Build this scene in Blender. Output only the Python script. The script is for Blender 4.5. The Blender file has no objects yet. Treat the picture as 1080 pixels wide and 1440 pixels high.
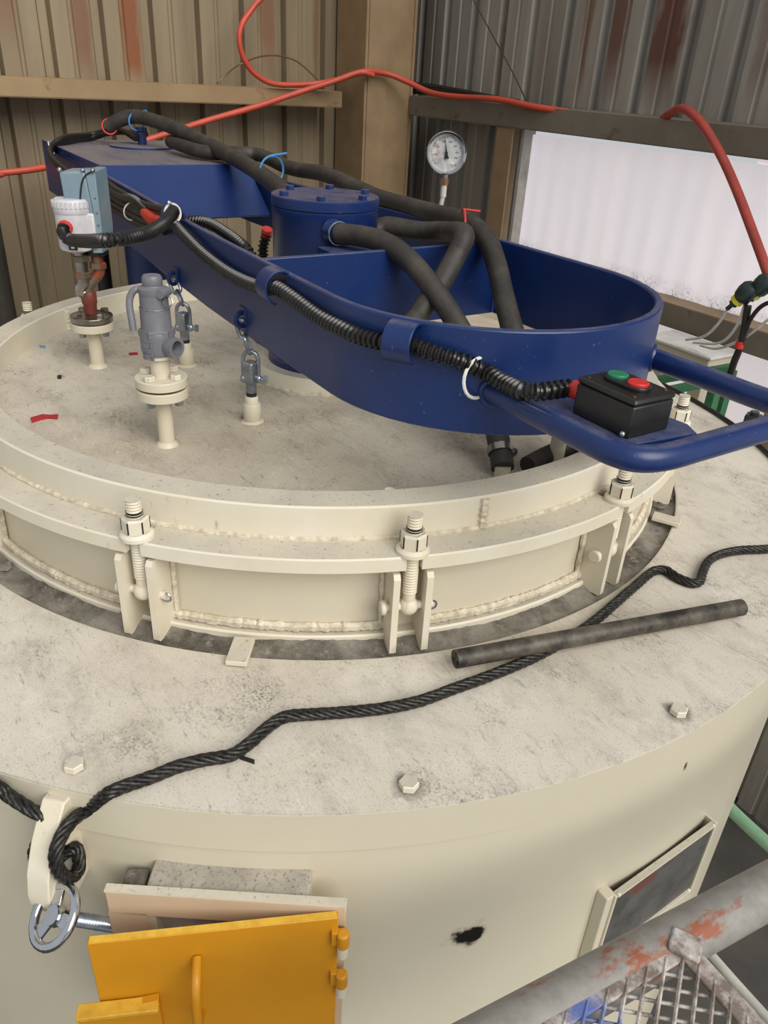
import bpy, bmesh, math, random
from mathutils import Vector as V, Matrix
random.seed(7)
PI = math.pi
scn = bpy.context.scene
COL = scn.collection

# ------------------------------------------------------------------ camera
# world: X runs along the blue swing arm towards its handle, Y across it to the window wall,
# origin = axis of the furnace, z = 0 on its top plate (metres)
CAM = V((1.61644, -0.88029, 0.82))
FW = V((-0.7236065, 0.4856010, -0.4904950))
RT = V((0.5324391, 0.8449297, 0.0510144))
UP = V((-0.4392065, 0.2242443, 0.8699495))
FPX = 1093.02
cam = bpy.data.cameras.new('camera'); camo = bpy.data.objects.new('camera', cam); COL.objects.link(camo)
cam.sensor_fit = 'HORIZONTAL'; cam.sensor_width = 36.0; cam.lens = FPX/1080*36.0
cam.clip_start = 0.02; cam.clip_end = 200
M = Matrix((RT, UP, -FW)).transposed().to_4x4(); M.translation = CAM
camo.matrix_world = M
scn.camera = camo

# ------------------------------------------------------------------ world, light, exposure
w = bpy.data.worlds.new('daylight'); scn.world = w; w.use_nodes = True
bgn = w.node_tree.nodes['Background']
bgn.inputs[0].default_value = (0.93, 0.96, 1.0, 1); bgn.inputs[1].default_value = 0.57
sd = bpy.data.lights.new('open_sky_offscreen', 'SUN'); so = bpy.data.objects.new('open_sky_offscreen', sd); COL.objects.link(so)
sd.energy = 3.3; sd.angle = math.radians(46); sd.color = (1.0, 0.97, 0.92)
so.rotation_euler = V((-0.78, -0.06, -0.64)).to_track_quat('-Z', 'Y').to_euler()
so.location = (3, 1, 4)
scn.view_settings.view_transform = 'Standard'; scn.view_settings.look = 'None'
scn.view_settings.gamma = 1.0; scn.view_settings.exposure = 0.0
scn.view_settings.use_curve_mapping = False

# ------------------------------------------------------------------ measuring helpers
def at(x, y, z=None, X=None, Y=None, rad=None):
    """world point where the sight line of photo pixel (x,y) meets a given plane or a cylinder about the axis"""
    d = FW*FPX + RT*(x-540) - UP*(y-720)
    if z is not None: return CAM + d*((z-CAM.z)/d.z)
    if X is not None: return CAM + d*((X-CAM.x)/d.x)
    if Y is not None: return CAM + d*((Y-CAM.y)/d.y)
    a = d.x**2+d.y**2; b = CAM.x*d.x+CAM.y*d.y; c = CAM.x**2+CAM.y**2-rad**2
    return CAM + d*((-b-math.sqrt(b*b-a*c))/a)
def prj(P):
    d = V(P)-CAM; z = d.dot(FW); return 540+FPX*d.dot(RT)/z, 720-FPX*d.dot(UP)/z
def zat(XY, y):
    lo, hi = -3, 3
    for _ in range(50):
        m = (lo+hi)/2
        if prj((XY[0], XY[1], m))[1] > y: lo = m
        else: hi = m
    return lo
def pol(r, deg, z): return V((r*math.cos(math.radians(deg)), r*math.sin(math.radians(deg)), z))

# ------------------------------------------------------------------ materials
def lin(c):
    r = []
    for v in c:
        v /= 255
        r.append(v/12.92 if v <= .04045 else ((v+.055)/1.055)**2.4)
    return (*r, 1)
MATS = {}
class NT:
    def __init__(s, name):
        s.m = bpy.data.materials.new(name); s.m.use_nodes = True
        s.t = s.m.node_tree; s.b = s.t.nodes['Principled BSDF']; MATS[name] = s.m
        s.geo = s.t.nodes.new('ShaderNodeNewGeometry')
    def n(s, typ, **k):
        q = s.t.nodes.new(typ)
        for a, v in k.items(): setattr(q, a, v)
        return q
    def l(s, a, b): s.t.links.new(a, b)
    def noise(s, scale, detail=6, rough=.6, stretch=None, dist=0):
        q = s.n('ShaderNodeTexNoise'); q.inputs['Scale'].default_value = scale
        q.inputs['Detail'].default_value = detail; q.inputs['Roughness'].default_value = rough
        q.inputs['Distortion'].default_value = dist
        src = s.geo.outputs['Position']
        if stretch:
            mp = s.n('ShaderNodeMapping'); mp.inputs['Scale'].default_value = stretch
            s.l(src, mp.inputs['Vector']); src = mp.outputs['Vector']
        s.l(src, q.inputs['Vector']); return q.outputs['Fac']
    def ramp(s, fac, lo, hi):
        q = s.n('ShaderNodeMapRange'); q.inputs['From Min'].default_value = lo; q.inputs['From Max'].default_value = hi
        s.l(fac, q.inputs['Value']); return q.outputs['Result']
    def mul(s, a, b):
        q = s.n('ShaderNodeMath', operation='MULTIPLY'); s.l(a, q.inputs[0])
        if isinstance(b, (int, float)): q.inputs[1].default_value = b
        else: s.l(b, q.inputs[1])
        return q.outputs[0]
    def mix(s, fac, a, b):
        q = s.n('ShaderNodeMix', data_type='RGBA')
        if isinstance(fac, (int, float)): q.inputs[0].default_value = fac
        else: s.l(fac, q.inputs[0])
        for i, v in ((6, a), (7, b)):
            if isinstance(v, tuple): q.inputs[i].default_value = v
            else: s.l(v, q.inputs[i])
        return q.outputs[2]
    def upface(s):
        g = s.n('ShaderNodeNewGeometry'); x = s.n('ShaderNodeSeparateXYZ'); s.l(g.outputs['Normal'], x.inputs[0]); return s.ramp(x.outputs['Z'], .86, .98)
    def bump(s, h, strength=.2, dist=.002):
        q = s.n('ShaderNodeBump'); q.inputs['Strength'].default_value = strength; q.inputs['Distance'].default_value = dist
        s.l(h, q.inputs['Height']); s.l(q.outputs[0], s.b.inputs['Normal'])
    def fin(s, col, rough=.5, metal=0, spec=None, coat=0):
        if isinstance(col, tuple): s.b.inputs['Base Color'].default_value = col
        else: s.l(col, s.b.inputs['Base Color'])
        if isinstance(rough, (int, float)): s.b.inputs['Roughness'].default_value = rough
        else: s.l(rough, s.b.inputs['Roughness'])
        s.b.inputs['Metallic'].default_value = metal
        if spec is not None: s.b.inputs['Specular IOR Level'].default_value = spec
        if coat: s.b.inputs['Coat Weight'].default_value = coat
        return s.m
def simple(name, c, rough=.5, metal=0, c2=None, scale=30, spec=None, bump=0):
    t = NT(name); f = t.noise(scale)
    c = lin(c); c2 = lin(c2) if c2 else tuple(x*.8 for x in c[:3])+(1,)
    if bump: t.bump(f, bump)
    return t.fin(t.mix(t.ramp(f, .35, .7), c, c2), rough, metal, spec)

# cream enamel of the vessel
t = NT('cream_paint'); n1 = t.noise(3, 5); n2 = t.noise(90, 3); n3 = t.noise(14, 8, .7)
c = t.mix(t.ramp(n1, .3, .7), lin((209, 200, 177)), lin((201, 192, 170)))
c = t.mix(t.ramp(n3, .68, .78), c, lin((150, 138, 115)))
t.bump(n2, .05); t.fin(c, .42)
# the same enamel worn and dusty on rim and flange
t = NT('cream_worn'); n1 = t.noise(7, 8, .65); n2 = t.noise(140, 3, .7); n3 = t.noise(22, 8, .72, (1, 1, .3)); up = t.upface()
c = t.mix(t.ramp(n1, .35, .65), lin((209, 199, 175)), lin((215, 208, 190)))
c = t.mix(t.ramp(n3, .62, .74), c, lin((158, 146, 122)))
c = t.mix(t.mul(t.ramp(n1, .25, .6), up), c, lin((186, 178, 162)))
c = t.mix(t.mul(t.ramp(n2, .60, .72), up), c, lin((120, 112, 98)))
t.bump(n3, .15); t.fin(c, .55)
# dusty scuffed top plate
def dusty(name, a, b, dark, warm, spots=(), stains=()):
    t = NT(name); n1 = t.noise(4, 9, .68); n2 = t.noise(210, 3, .7); n3 = t.noise(6, 10, .74, (1, 1.8, 1), .3)
    n4 = t.noise(1.8, 4); n5 = t.noise(26, 8, .75, (1, 2.2, 1), .5); n6 = t.noise(7, 6, .65); n7 = t.noise(75, 7, .85, (1, 1.5, 1), .3); n8 = t.noise(330, 2, .6); n9 = t.noise(18, 9, .8, (1, 3.5, 1), .4)
    c = t.mix(t.ramp(n1, .32, .68), lin(a), lin(b))
    c = t.mix(t.mul(t.ramp(n4, .5, .72), .55), c, lin(warm))
    c = t.mix(t.mul(t.ramp(n3, .50, .70), .50), c, lin(tuple(int(v*.70) for v in b)))
    c = t.mix(t.mul(t.ramp(n5, .56, .72), .40), c, lin(tuple(min(255, int(v*1.12)) for v in a)))
    c = t.mix(t.mul(t.mul(t.ramp(n7, .50, .62), t.ramp(n6, .47, .64)), .55), c, lin(tuple(int(v*.5) for v in b)))
    c = t.mix(t.mul(t.mul(t.ramp(n2, .48, .62), t.ramp(n6, .53, .69)), .75), c, lin(dark))
    c = t.mix(t.mul(t.ramp(n9, .57, .66), .6), c, lin(tuple(int(v*.52) for v in b)))
    c = t.mix(t.mul(t.ramp(n8, .60, .68), .45), c, lin(dark))
    for cc, rr in spots: c = blot(t, c, cc, rr, dark, 40, rr*1.5, .8)
    for cc, rr, cl2 in stains: c = blot(t, c, cc, rr, cl2, 9, rr*.8, 1.6)
    t.bump(n3, .25); return t.fin(c, .72)
def blot(t, c, centre, rad, col, sc, jit, soft=.25, scl=(1, 1, 1)):
    mp = t.n('ShaderNodeMapping'); mp.inputs['Scale'].default_value = scl
    mp.inputs['Location'].default_value = tuple(-a*b for a, b in zip(centre, scl))
    t.l(t.geo.outputs['Position'], mp.inputs['Vector'])
    ln = t.n('ShaderNodeVectorMath', operation='LENGTH'); t.l(mp.outputs[0], ln.inputs[0])
    nz = t.noise(sc, 6, .6)
    ad = t.n('ShaderNodeMath', operation='MULTIPLY_ADD'); t.l(nz, ad.inputs[0]); ad.inputs[1].default_value = -jit; t.l(ln.outputs['Value'], ad.inputs[2])
    f = t.ramp(ad.outputs[0], rad-jit*.5, rad-jit*.5-rad*soft)
    return t.mix(f, c, lin(col))
dusty('dusty_plate', (210, 202, 188), (199, 190, 174), (62, 56, 50), (184, 169, 147), [(pol(1.135, d, 0), .027) for d in (-22.5, 0)]+[(pol(1.135, -45, 0), .014)])
dusty('dusty_lid', (202, 193, 175), (184, 173, 155), (62, 56, 50), (166, 150, 124), [(at(347, 588, z=.177), .02)])
# shell with its burnt spot and paint chip
t = NT('shell_paint'); n1 = t.noise(2.5, 5); n2 = t.noise(60, 3); n3 = t.noise(10, 8, .7)
c = t.mix(t.ramp(n1, .3, .7), lin((208, 199, 176)), lin((200, 192, 170)))
c = t.mix(t.mul(t.ramp(n3, .66, .8), .6), c, lin((165, 155, 130)))
FZ = -1.9
sp = pol(1.163, -17.0, -.314)
c = blot(t, c, sp, .040, (120, 98, 70), 20, .10, .9, (1, 1, 1.3))
c = blot(t, c, sp, .030, (10, 9, 8), 20, .10, .3, (1, 1, 1.3))
ch = pol(1.167, .9, -.098)
c = blot(t, c, ch, .009, (80, 62, 40), 60, .02, .4, (1, 1.6, .7))
t.bump(n2, .04); t.fin(c, .38)
t = NT('groove_dirt'); n1 = t.noise(9, 8, .7); n2 = t.noise(70, 6, .8)
c = t.mix(t.ramp(n1, .4, .62), lin((146, 140, 128)), lin((78, 70, 61))); c = t.mix(t.ramp(n2, .56, .7), c, lin((165, 158, 145)))
t.bump(n2, .9, .006); t.fin(c, .95)
t = NT('weld'); n1 = t.noise(60, 4, .6); c = t.mix(t.ramp(n1, .4, .65), lin((214, 205, 184)), lin((178, 166, 142))); t.bump(n1, .5, .004); t.fin(c, .5)
# blue enamel
t = NT('blue_paint'); n1 = t.noise(8, 6); n2 = t.noise(170, 3, .6); n3 = t.noise(24, 8, .7); up = t.upface()
c = t.mix(t.ramp(n1, .3, .7), lin((14, 38, 88)), lin((18, 44, 96)))
c = t.mix(t.mul(t.ramp(n2, .68, .76), .35), c, lin((150, 165, 195)))
c = t.mix(t.mul(t.mul(up, t.ramp(n3, .3, .62)), .5), c, lin((120, 116, 124)))
t.bump(n2, .06); t.fin(c, .36)
t = NT('blue_dusty'); n1 = t.noise(9, 8, .7, (.4, 1.4, 1)); up = t.upface()
c = t.mix(t.mul(up, t.ramp(n1, .12, .55)), lin((17, 42, 96)), lin((112, 106, 108))); t.fin(c, .5)
simple('blue_worn', (52, 76, 130), .4, 0, (150, 165, 190), 60)
# rubber, plastics, cable
t = NT('rubber'); n1 = t.noise(12, 8, .7); n2 = t.noise(60, 5, .7)
c = t.mix(t.ramp(n1, .45, .75), lin((44, 40, 36)), lin((78, 70, 60))); c = t.mix(t.ramp(n2, .70, .8), c, lin((150, 125, 95))); t.bump(n2, .15); t.fin(c, .62)
simple('conduit_black', (20, 19, 18), .27, 0, (34, 31, 28), 40)
simple('cable_black', (17, 16, 16), .45, 0, (26, 25, 24), 40)
simple('box_black', (22, 20, 18), .38, 0, (32, 29, 26), 40)
simple('red_plastic', (205, 52, 40), .4, 0, (180, 40, 32), 40)
simple('red_button', (200, 44, 42), .35, 0, (185, 40, 40), 40)
simple('green_button', (38, 122, 88), .35, 0, (30, 110, 80), 40)
simple('white_plastic', (205, 203, 205), .4, 0, (188, 186, 190), 40)
simple('nylon_white', (222, 220, 214), .45)
simple('blue_string', (74, 140, 200), .6); simple('red_string', (215, 60, 55), .6)
simple('orange_cable', (196, 74, 52), .5, 0, (165, 70, 52), 12)
simple('red_hose', (170, 66, 54), .5, 0, (140, 58, 48), 14)
simple('switch_paint', (124, 144, 152), .38, 0, (110, 130, 140), 12)
simple('valve_grey', (116, 116, 121), .42, 0, (102, 102, 107), 20)
simple('plaque', (88, 88, 92), .4, 0.3, (140, 140, 145), 150)
simple('stainless', (168, 164, 156), .28, .95, (120, 112, 100), 18)
simple('zinc', (176, 182, 190), .3, .9, (120, 128, 140), 30)
simple('chrome', (205, 208, 212), .12, 1, (170, 172, 178), 8)
t = NT('rusty_fitting'); n1 = t.noise(28, 6, .6); c = t.mix(t.ramp(n1, .52, .66), lin((112, 100, 84)), lin((150, 74, 50))); t.fin(c, .5, .45)
simple('red_paint', (122, 50, 38), .5, 0, (92, 50, 38), 40)
t = NT('steel_scale'); n1 = t.noise(14, 8, .7); n2 = t.noise(60, 4); c = t.mix(t.ramp(n1, .38, .66), lin((44, 40, 36)), lin((112, 104, 92)))
t.bump(n2, .2); t.fin(c, .55, .35)
t = NT('rope_steel'); n1 = t.noise(160, 3); c = t.mix(t.ramp(n1, .4, .7), lin((30, 29, 27)), lin((70, 68, 63))); t.fin(c, .4, .5)
t = NT('yellow_paint'); n1 = t.noise(5, 6); n2 = t.noise(20, 9, .75)
c = t.mix(t.ramp(n1, .3, .7), lin((206, 142, 22)), lin((192, 130, 20))); c = t.mix(t.mul(t.ramp(n2, .66, .8), .7), c, lin((110, 72, 18)))
ydoor = t; t.fin(c, .42)
simple('yellow_edge', (222, 176, 60), .5, 0, (200, 150, 40), 60)
simple('primer', (205, 182, 152), .5, 0, (196, 172, 142), 8)
t = NT('concrete_dust'); n1 = t.noise(12, 8, .7); n2 = t.noise(220, 5, .75); c = t.mix(t.ramp(n1, .35, .65), lin((176, 168, 154)), lin((142, 135, 124)))
c = t.mix(t.ramp(n2, .55, .68), c, lin((84, 78, 70))); t.bump(n2, .4); t.fin(c, .9)
simple('insulation', (205, 202, 206), .9, 0, (176, 172, 176), 25, bump=.6)
va_spot = at(905, 1245, rad=1.179)
t = NT('dirty_steel'); n1 = t.noise(10, 8, .7, (1, 1, 1), .5); n2 = t.noise(90, 4); n3 = t.noise(5, 4)
c = t.mix(t.ramp(n1, .3, .7), lin((108, 106, 102)), lin((70, 68, 64))); c = blot(t, c, va_spot, .04, (112, 70, 60), 22, .08, .5, (1, 1, 1.6)); t.bump(n2, .1); t.fin(c, .6, .2)
t = NT('rail_paint'); n1 = t.noise(9, 8, .7, (1, .5, 1.6)); n2 = t.noise(45, 8, .7)
c = t.mix(t.ramp(n2, .4, .7), lin((140, 137, 130)), lin((122, 118, 112))); c = t.mix(t.ramp(n1, .58, .63), c, lin((140, 78, 52))); c = t.mix(t.ramp(n1, .66, .70), c, lin((92, 56, 40)))
t.bump(n1, .3, .003); t.fin(c, .55)
t = NT('mesh_paint'); n1 = t.noise(30, 8, .7); n2 = t.noise(11, 5)
c = t.mix(t.ramp(n1, .42, .6), lin((118, 104, 94)), lin((190, 184, 176))); c = t.mix(t.ramp(n2, .56, .66), c, lin((88, 104, 160))); c = t.mix(t.ramp(n1, .62, .68), c, lin((44, 40, 40))); t.fin(c, .7)
# building
def sheet(name, a, b, axis, streaks):
    t = NT(name); n1 = t.noise(6, 6, .6, (1, 1, .12)); n3 = t.noise(40, 5, .7); n4 = t.noise(11, 6, .6, (1, 1, .05)); n5 = t.noise(14, 7, .7, (1, 1, .25))
    c = t.mix(t.ramp(n1, .3, .7), lin(a), lin(b))
    c = t.mix(t.mul(t.ramp(n4, .5, .72), .5), c, lin(tuple(int(v*.68) for v in a)))
    sx = t.n('ShaderNodeSeparateXYZ'); t.l(t.geo.outputs['Position'], sx.inputs[0])
    for ctr, wd, zlo, zhi, col, amt in streaks:        # rust runs
        d = t.n('ShaderNodeMath', operation='SUBTRACT'); t.l(sx.outputs[axis], d.inputs[0]); d.inputs[1].default_value = ctr
        e = t.n('ShaderNodeMath', operation='ABSOLUTE'); t.l(d.outputs[0], e.inputs[0])
        f = t.n('ShaderNodeMath', operation='MULTIPLY_ADD'); t.l(n5, f.inputs[0]); f.inputs[1].default_value = -wd*1.6; t.l(e.outputs[0], f.inputs[2])
        m1 = t.ramp(f.outputs[0], wd*.2, -wd*.35)
        m2 = t.ramp(sx.outputs['Z'], zlo, zhi)
        c = t.mix(t.mul(t.mul(m1, m2), amt), c, lin(col))
    t.bump(n3, .12); return t.fin(c, .5, .25)
def sl(x): return at(x, 60, X=-2.3).y
def sr(x): return at(x, 60, Y=1.75).x
sheet('sheet_tan', (146, 130, 104), (120, 106, 84), 'Y', [(sl(192), .05, .72, .80, (124, 70, 36), .9), (sl(122), .045, .70, .85, (112, 66, 44), .65), (sl(385), .05, .74, .95, (120, 72, 44), .6), (sl(20), .05, .8, 1.0, (120, 70, 44), .5), (sl(455), .03, .5, .9, (110, 70, 46), .5)])
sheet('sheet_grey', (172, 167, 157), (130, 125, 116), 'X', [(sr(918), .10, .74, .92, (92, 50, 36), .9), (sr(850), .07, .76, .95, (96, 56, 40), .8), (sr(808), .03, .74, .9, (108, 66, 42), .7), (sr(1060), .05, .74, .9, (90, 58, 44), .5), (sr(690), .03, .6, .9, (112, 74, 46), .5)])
t = NT('girt_paint'); n1 = t.noise(10, 8, .7); n2 = t.noise(3, 4); c = t.mix(t.ramp(n2, .3, .7), lin((152, 128, 92)), lin((128, 104, 74)))
c = t.mix(t.ramp(n1, .60, .68), c, lin((128, 66, 40))); t.bump(n1, .2); t.fin(c, .6)
t = NT('girt_grey'); n1 = t.noise(10, 8, .7); n2 = t.noise(3, 4); c = t.mix(t.ramp(n2, .3, .7), lin((120, 112, 98)), lin((98, 90, 78)))
c = t.mix(t.ramp(n1, .6, .68), c, lin((92, 62, 46))); t.bump(n1, .2); t.fin(c, .65)
simple('post_paint', (150, 126, 94), .6, 0, (128, 105, 76), 6)
simple('frame_white', (188, 184, 176), .6, 0, (160, 155, 146), 20)
t = NT('pane_sheet'); n1 = t.noise(2.5, 6, .6, (2, 1, .3)); n2 = t.noise(170, 4, .8); n3 = t.noise(9, 5, .7); sx = t.n('ShaderNodeSeparateXYZ'); t.l(t.geo.outputs['Position'], sx.inputs[0])
c = t.mix(t.ramp(n1, .3, .7), lin((232, 224, 226)), lin((220, 217, 224)))
mould = t.mul(t.mul(t.mul(t.ramp(sx.outputs['Z'], .20, .12), t.ramp(sx.outputs['Z'], .09, .11)), t.ramp(n2, .46, .58)), t.ramp(n3, .40, .58))
c = t.mix(mould, c, lin((40, 38, 34)))
t.fin(c, .5)
t.l(c, t.b.inputs['Emission Color']); t.b.inputs['Emission Strength'].default_value = .58
simple('floor_concrete', (74, 72, 68), .85, 0, (52, 50, 47), 4, bump=.2)
simple('green_paint', (52, 108, 72), .5, 0, (40, 92, 62), 14)
simple('pale_green', (120, 160, 130), .5)
simple('gland_green', (26, 40, 38), .35, 0, (38, 56, 52), 30)
simple('gland_yellow', (214, 208, 50), .45)
simple('tube_clear', (222, 222, 220), .3)
simple('cloth_red', (168, 40, 44), .8); simple('scrap_blue', (110, 150, 190), .8); simple('black_dirt', (30, 27, 24), .7)
simple('dial_white', (226, 226, 224), .5, 0, (218, 218, 216), 5); simple('ink', (25, 25, 28), .5); simple('ink_red', (200, 90, 90), .5); simple('ink_grey', (120, 120, 122), .5)
simple('dark_pipe', (52, 50, 44), .5, .2, (70, 66, 56), 8)
simple('pipe_white', (190, 188, 180), .5)
g = NT('gauge_glass'); g.fin((1, 1, 1, 1), .03); g.b.inputs['Transmission Weight'].default_value = 1; g.b.inputs['IOR'].default_value = 1.1

# ------------------------------------------------------------------ mesh builder
def frames(path):
    P = [V(p) for p in path]; n = len(P); T = []
    for i in range(n):
        d = P[min(i+1, n-1)]-P[max(i-1, 0)]; T.append(d.normalized())
    a = V((0, 0, 1)) if abs(T[0].z) < .9 else V((1, 0, 0))
    N = [(a-T[0]*a.dot(T[0])).normalized()]
    for i in range(1, n):
        v = N[-1]-T[i]*N[-1].dot(T[i]); N.append(v.normalized())
    return P, T, N
def spline(ctrl, step=.01):
    """Catmull-Rom through the control points, resampled by arc length"""
    c = [V(p) for p in ctrl]; c = [c[0]*2-c[1]]+c+[c[-1]*2-c[-2]]; out = []
    for i in range(1, len(c)-2):
        p0, p1, p2, p3 = c[i-1:i+3]
        k = max(4, int((p2-p1).length/step)+2)
        for j in range(k):
            u = j/k
            out.append(.5*((2*p1)+(p2-p0)*u+(2*p0-5*p1+4*p2-p3)*u*u+(3*p1-p0-3*p2+p3)*u**3))
    out.append(c[-2])
    L = [0]
    for a, b in zip(out, out[1:]): L.append(L[-1]+(b-a).length)
    m = max(2, int(L[-1]/step)); res = []; j = 0
    for i in range(m+1):
        s = L[-1]*i/m
        while j < len(L)-2 and L[j+1] < s: j += 1
        f = (s-L[j])/max(1e-9, L[j+1]-L[j]); res.append(out[j].lerp(out[j+1], f))
    return res
class MB:
    def __init__(s): s.v = []; s.f = []
    def add(s, vs, fs):
        o = len(s.v); s.v += [V(p) for p in vs]; s.f += [tuple(i+o for i in q) for q in fs]; return s
    def box(s, c, d, rz=0, mat=None):
        c = V(c); h = V(d)/2; R = mat or Matrix.Rotation(rz, 3, 'Z')
        vs = [c+R@V((h.x*a, h.y*b, h.z*e)) for a in (-1, 1) for b in (-1, 1) for e in (-1, 1)]
        return s.add(vs, [(0, 1, 3, 2), (4, 6, 7, 5), (0, 4, 5, 1), (2, 3, 7, 6), (0, 2, 6, 4), (1, 5, 7, 3)])
    def lathe(s, prof, n=32, c=(0, 0, 0), axis=(0, 0, 1), a0=0, a1=2*PI, closed_prof=False, rot=0):
        c = V(c); ax = V(axis).normalized(); q = V((0, 0, 1)).rotation_difference(ax).to_matrix()
        full = abs(a1-a0-2*PI) < 1e-6; m = n if full else n+1; vs = []; fs = []
        for i in range(m):
            a = a0+rot+(a1-a0)*i/n
            for r, z in prof: vs.append(c+q@V((r*math.cos(a), r*math.sin(a), z)))
        k = len(prof)
        for i in range(n):
            j = (i+1) % m
            for p in range(k if closed_prof else k-1):
                p2 = (p+1) % k; fs.append((i*k+p, j*k+p, j*k+p2, i*k+p2))
        if not full and closed_prof:
            fs.append(tuple(range(k))[::-1]); fs.append(tuple((m-1)*k+p for p in range(k)))
        if full and not closed_prof:
            if prof[0][0] > 1e-6: fs.append(tuple(i*k for i in range(n))[::-1])
            if prof[-1][0] > 1e-6: fs.append(tuple(i*k+k-1 for i in range(n)))
        return s.add(vs, fs)
    def ring(s, r0, r1, z0, z1, n=96, a0=0, a1=2*PI, c=(0, 0, 0), axis=(0, 0, 1), bev=0):
        b = bev
        pr = [(r0, z0), (r1, z0), (r1, z1-b), (r1-b, z1), (r0+b, z1), (r0, z1-b)] if b else [(r0, z0), (r1, z0), (r1, z1), (r0, z1)]
        return s.lathe(pr, n, c, axis, a0, a1, True)
    def cyl(s, p0, p1, r, n=16, r1=None, bev=0):
        p0, p1 = V(p0), V(p1); h = (p1-p0).length; r1 = r if r1 is None else r1
        pr = [(r-bev, 0), (r, bev), (r1, h-bev), (r1-bev, h)] if bev else [(r, 0), (r1, h)]
        return s.lathe(pr, n, p0, p1-p0)
    def tube(s, path, r, n=10, closed=False, cap=True):
        P, T, N = frames(path); k = len(P); vs = []; fs = []
        for i in range(k):
            B = T[i].cross(N[i]); rr = r[i] if isinstance(r, (list, tuple)) else r
            for j in range(n):
                a = 2*PI*j/n; vs.append(P[i]+(N[i]*math.cos(a)+B*math.sin(a))*rr)
        for i in range(k-1):
            for j in range(n):
                j2 = (j+1) % n; fs.append((i*n+j, i*n+j2, (i+1)*n+j2, (i+1)*n+j))
        if cap: fs.append(tuple(range(n))[::-1]); fs.append(tuple((k-1)*n+j for j in range(n)))
        return s.add(vs, fs)
    def torus(s, c, R, r, axis=(0, 0, 1), n=28, m=10, sx=1, rot=None):
        q = V((0, 0, 1)).rotation_difference(V(axis).normalized()).to_matrix() if rot is None else rot
        vs = []; fs = []
        for i in range(n):
            a = 2*PI*i/n
            for j in range(m):
                b = 2*PI*j/m; rr = R+r*math.cos(b)
                x = rr*math.cos(a); x += (sx-1)*R*(1 if x > 0 else -1) if sx != 1 else 0
                vs.append(V(c)+q@V((x, rr*math.sin(a), r*math.sin(b))))
        for i in range(n):
            for j in range(m): fs.append((i*m+j, (i+1) % n*m+j, (i+1) % n*m+(j+1) % m, i*m+(j+1) % m))
        return s.add(vs, fs)
    def prism(s, pts, e, o=(0, 0, 0)):
        """polygon of 3-D points swept by vector e"""
        k = len(pts); e = V(e); vs = [V(p) for p in pts]+[V(p)+e for p in pts]
        fs = [tuple(range(k))[::-1], tuple(range(k, 2*k))]+[(i, (i+1) % k, k+(i+1) % k, k+i) for i in range(k)]
        return s.add(vs, fs)
    def sphere(s, c, r, n=16, sc=(1, 1, 1)):
        m = n//2; pr = [(max(1e-7, r*math.sin(PI*i/m)), -r*math.cos(PI*i/m)) for i in range(m+1)]
        o = len(s.v); s.lathe(pr, n, (0, 0, 0))
        for i in range(o, len(s.v)): v = s.v[i]; s.v[i] = V(c)+V((v.x*sc[0], v.y*sc[1], v.z*sc[2]))
        return s
    def mesh(s, name, mat, off=V((0, 0, 0)), ang=38):
        me = bpy.data.meshes.new(name); me.from_pydata([tuple(v-off) for v in s.v], [], s.f)
        bm = bmesh.new(); bm.from_mesh(me)
        bmesh.ops.remove_doubles(bm, verts=bm.verts, dist=1e-7)
        bmesh.ops.recalc_face_normals(bm, faces=bm.faces); bm.to_mesh(me); bm.free()
        me.polygons.foreach_set('use_smooth', [True]*len(me.polygons)); me.set_sharp_from_angle(angle=math.radians(ang))
        me.materials.append(MATS[mat]); return me
    def build(s, name, mat, parent=None, bev=0, label=None, cat=None, group=None, kind=None, ang=38, seg=2):
        off = ORG.get(parent.name, V((0, 0, 0))) if parent else sum(s.v, V((0, 0, 0)))/len(s.v)
        if not parent: off = V((off.x, off.y, min(v.z for v in s.v)))
        me = s.mesh(name, mat, off, ang); o = bpy.data.objects.new(name, me); COL.objects.link(o)
        if parent: o.parent = parent
        else: o.location = off
        ORG[o.name] = off
        if bev:
            b = o.modifiers.new('bevel', 'BEVEL'); b.width = bev; b.segments = seg; b.limit_method = 'ANGLE'; b.angle_limit = math.radians(40)
        props(o, label, cat, group, kind); return o
ORG = {}
def props(o, label=None, cat=None, group=None, kind=None):
    if label: o['label'] = label
    if cat: o['category'] = cat
    if group: o['group'] = group
    if kind: o['kind'] = kind
def thing(name, label, cat, loc, group=None, kind=None):
    o = bpy.data.objects.new(name, None); COL.objects.link(o); o.location = loc; o.empty_display_size = .05
    ORG[o.name] = V(loc); props(o, label, cat, group, kind); return o
def inst(name, me, parent, mat4):
    """a piece that shares its mesh data; mat4 is its place in the world"""
    o = bpy.data.objects.new(name, me); COL.objects.link(o); o.parent = parent
    o.matrix_local = Matrix.Translation(-ORG[parent.name])@mat4; ORG[o.name] = ORG[parent.name]; return o
def T(p, rz=0): return Matrix.Translation(V(p))@Matrix.Rotation(rz, 4, 'Z')
def hexprof(h, r, ch=.12): return [(r*(1-ch), 0), (r, h*.08), (r, h*.86), (r*(1-ch), h)]
def ribbed(path, r, amp, pitch):
    """a corrugated conduit: path resampled so that its radius swells once per pitch"""
    sp = spline(path, pitch/4); return sp, [r+(amp*.6, amp*.6, -amp, -amp)[i % 4] for i in range(len(sp))]
def thread(p0, p1, r, amp=.0011, pitch=.005, n=14):
    p0, p1 = V(p0), V(p1); L = (p1-p0).length; k = max(3, int(L/pitch*2)); prof = []
    for i in range(k+1): prof.append((r+(amp if i % 2 else -amp), L*i/k))
    return MB().lathe(prof, n, p0, p1-p0)

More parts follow.
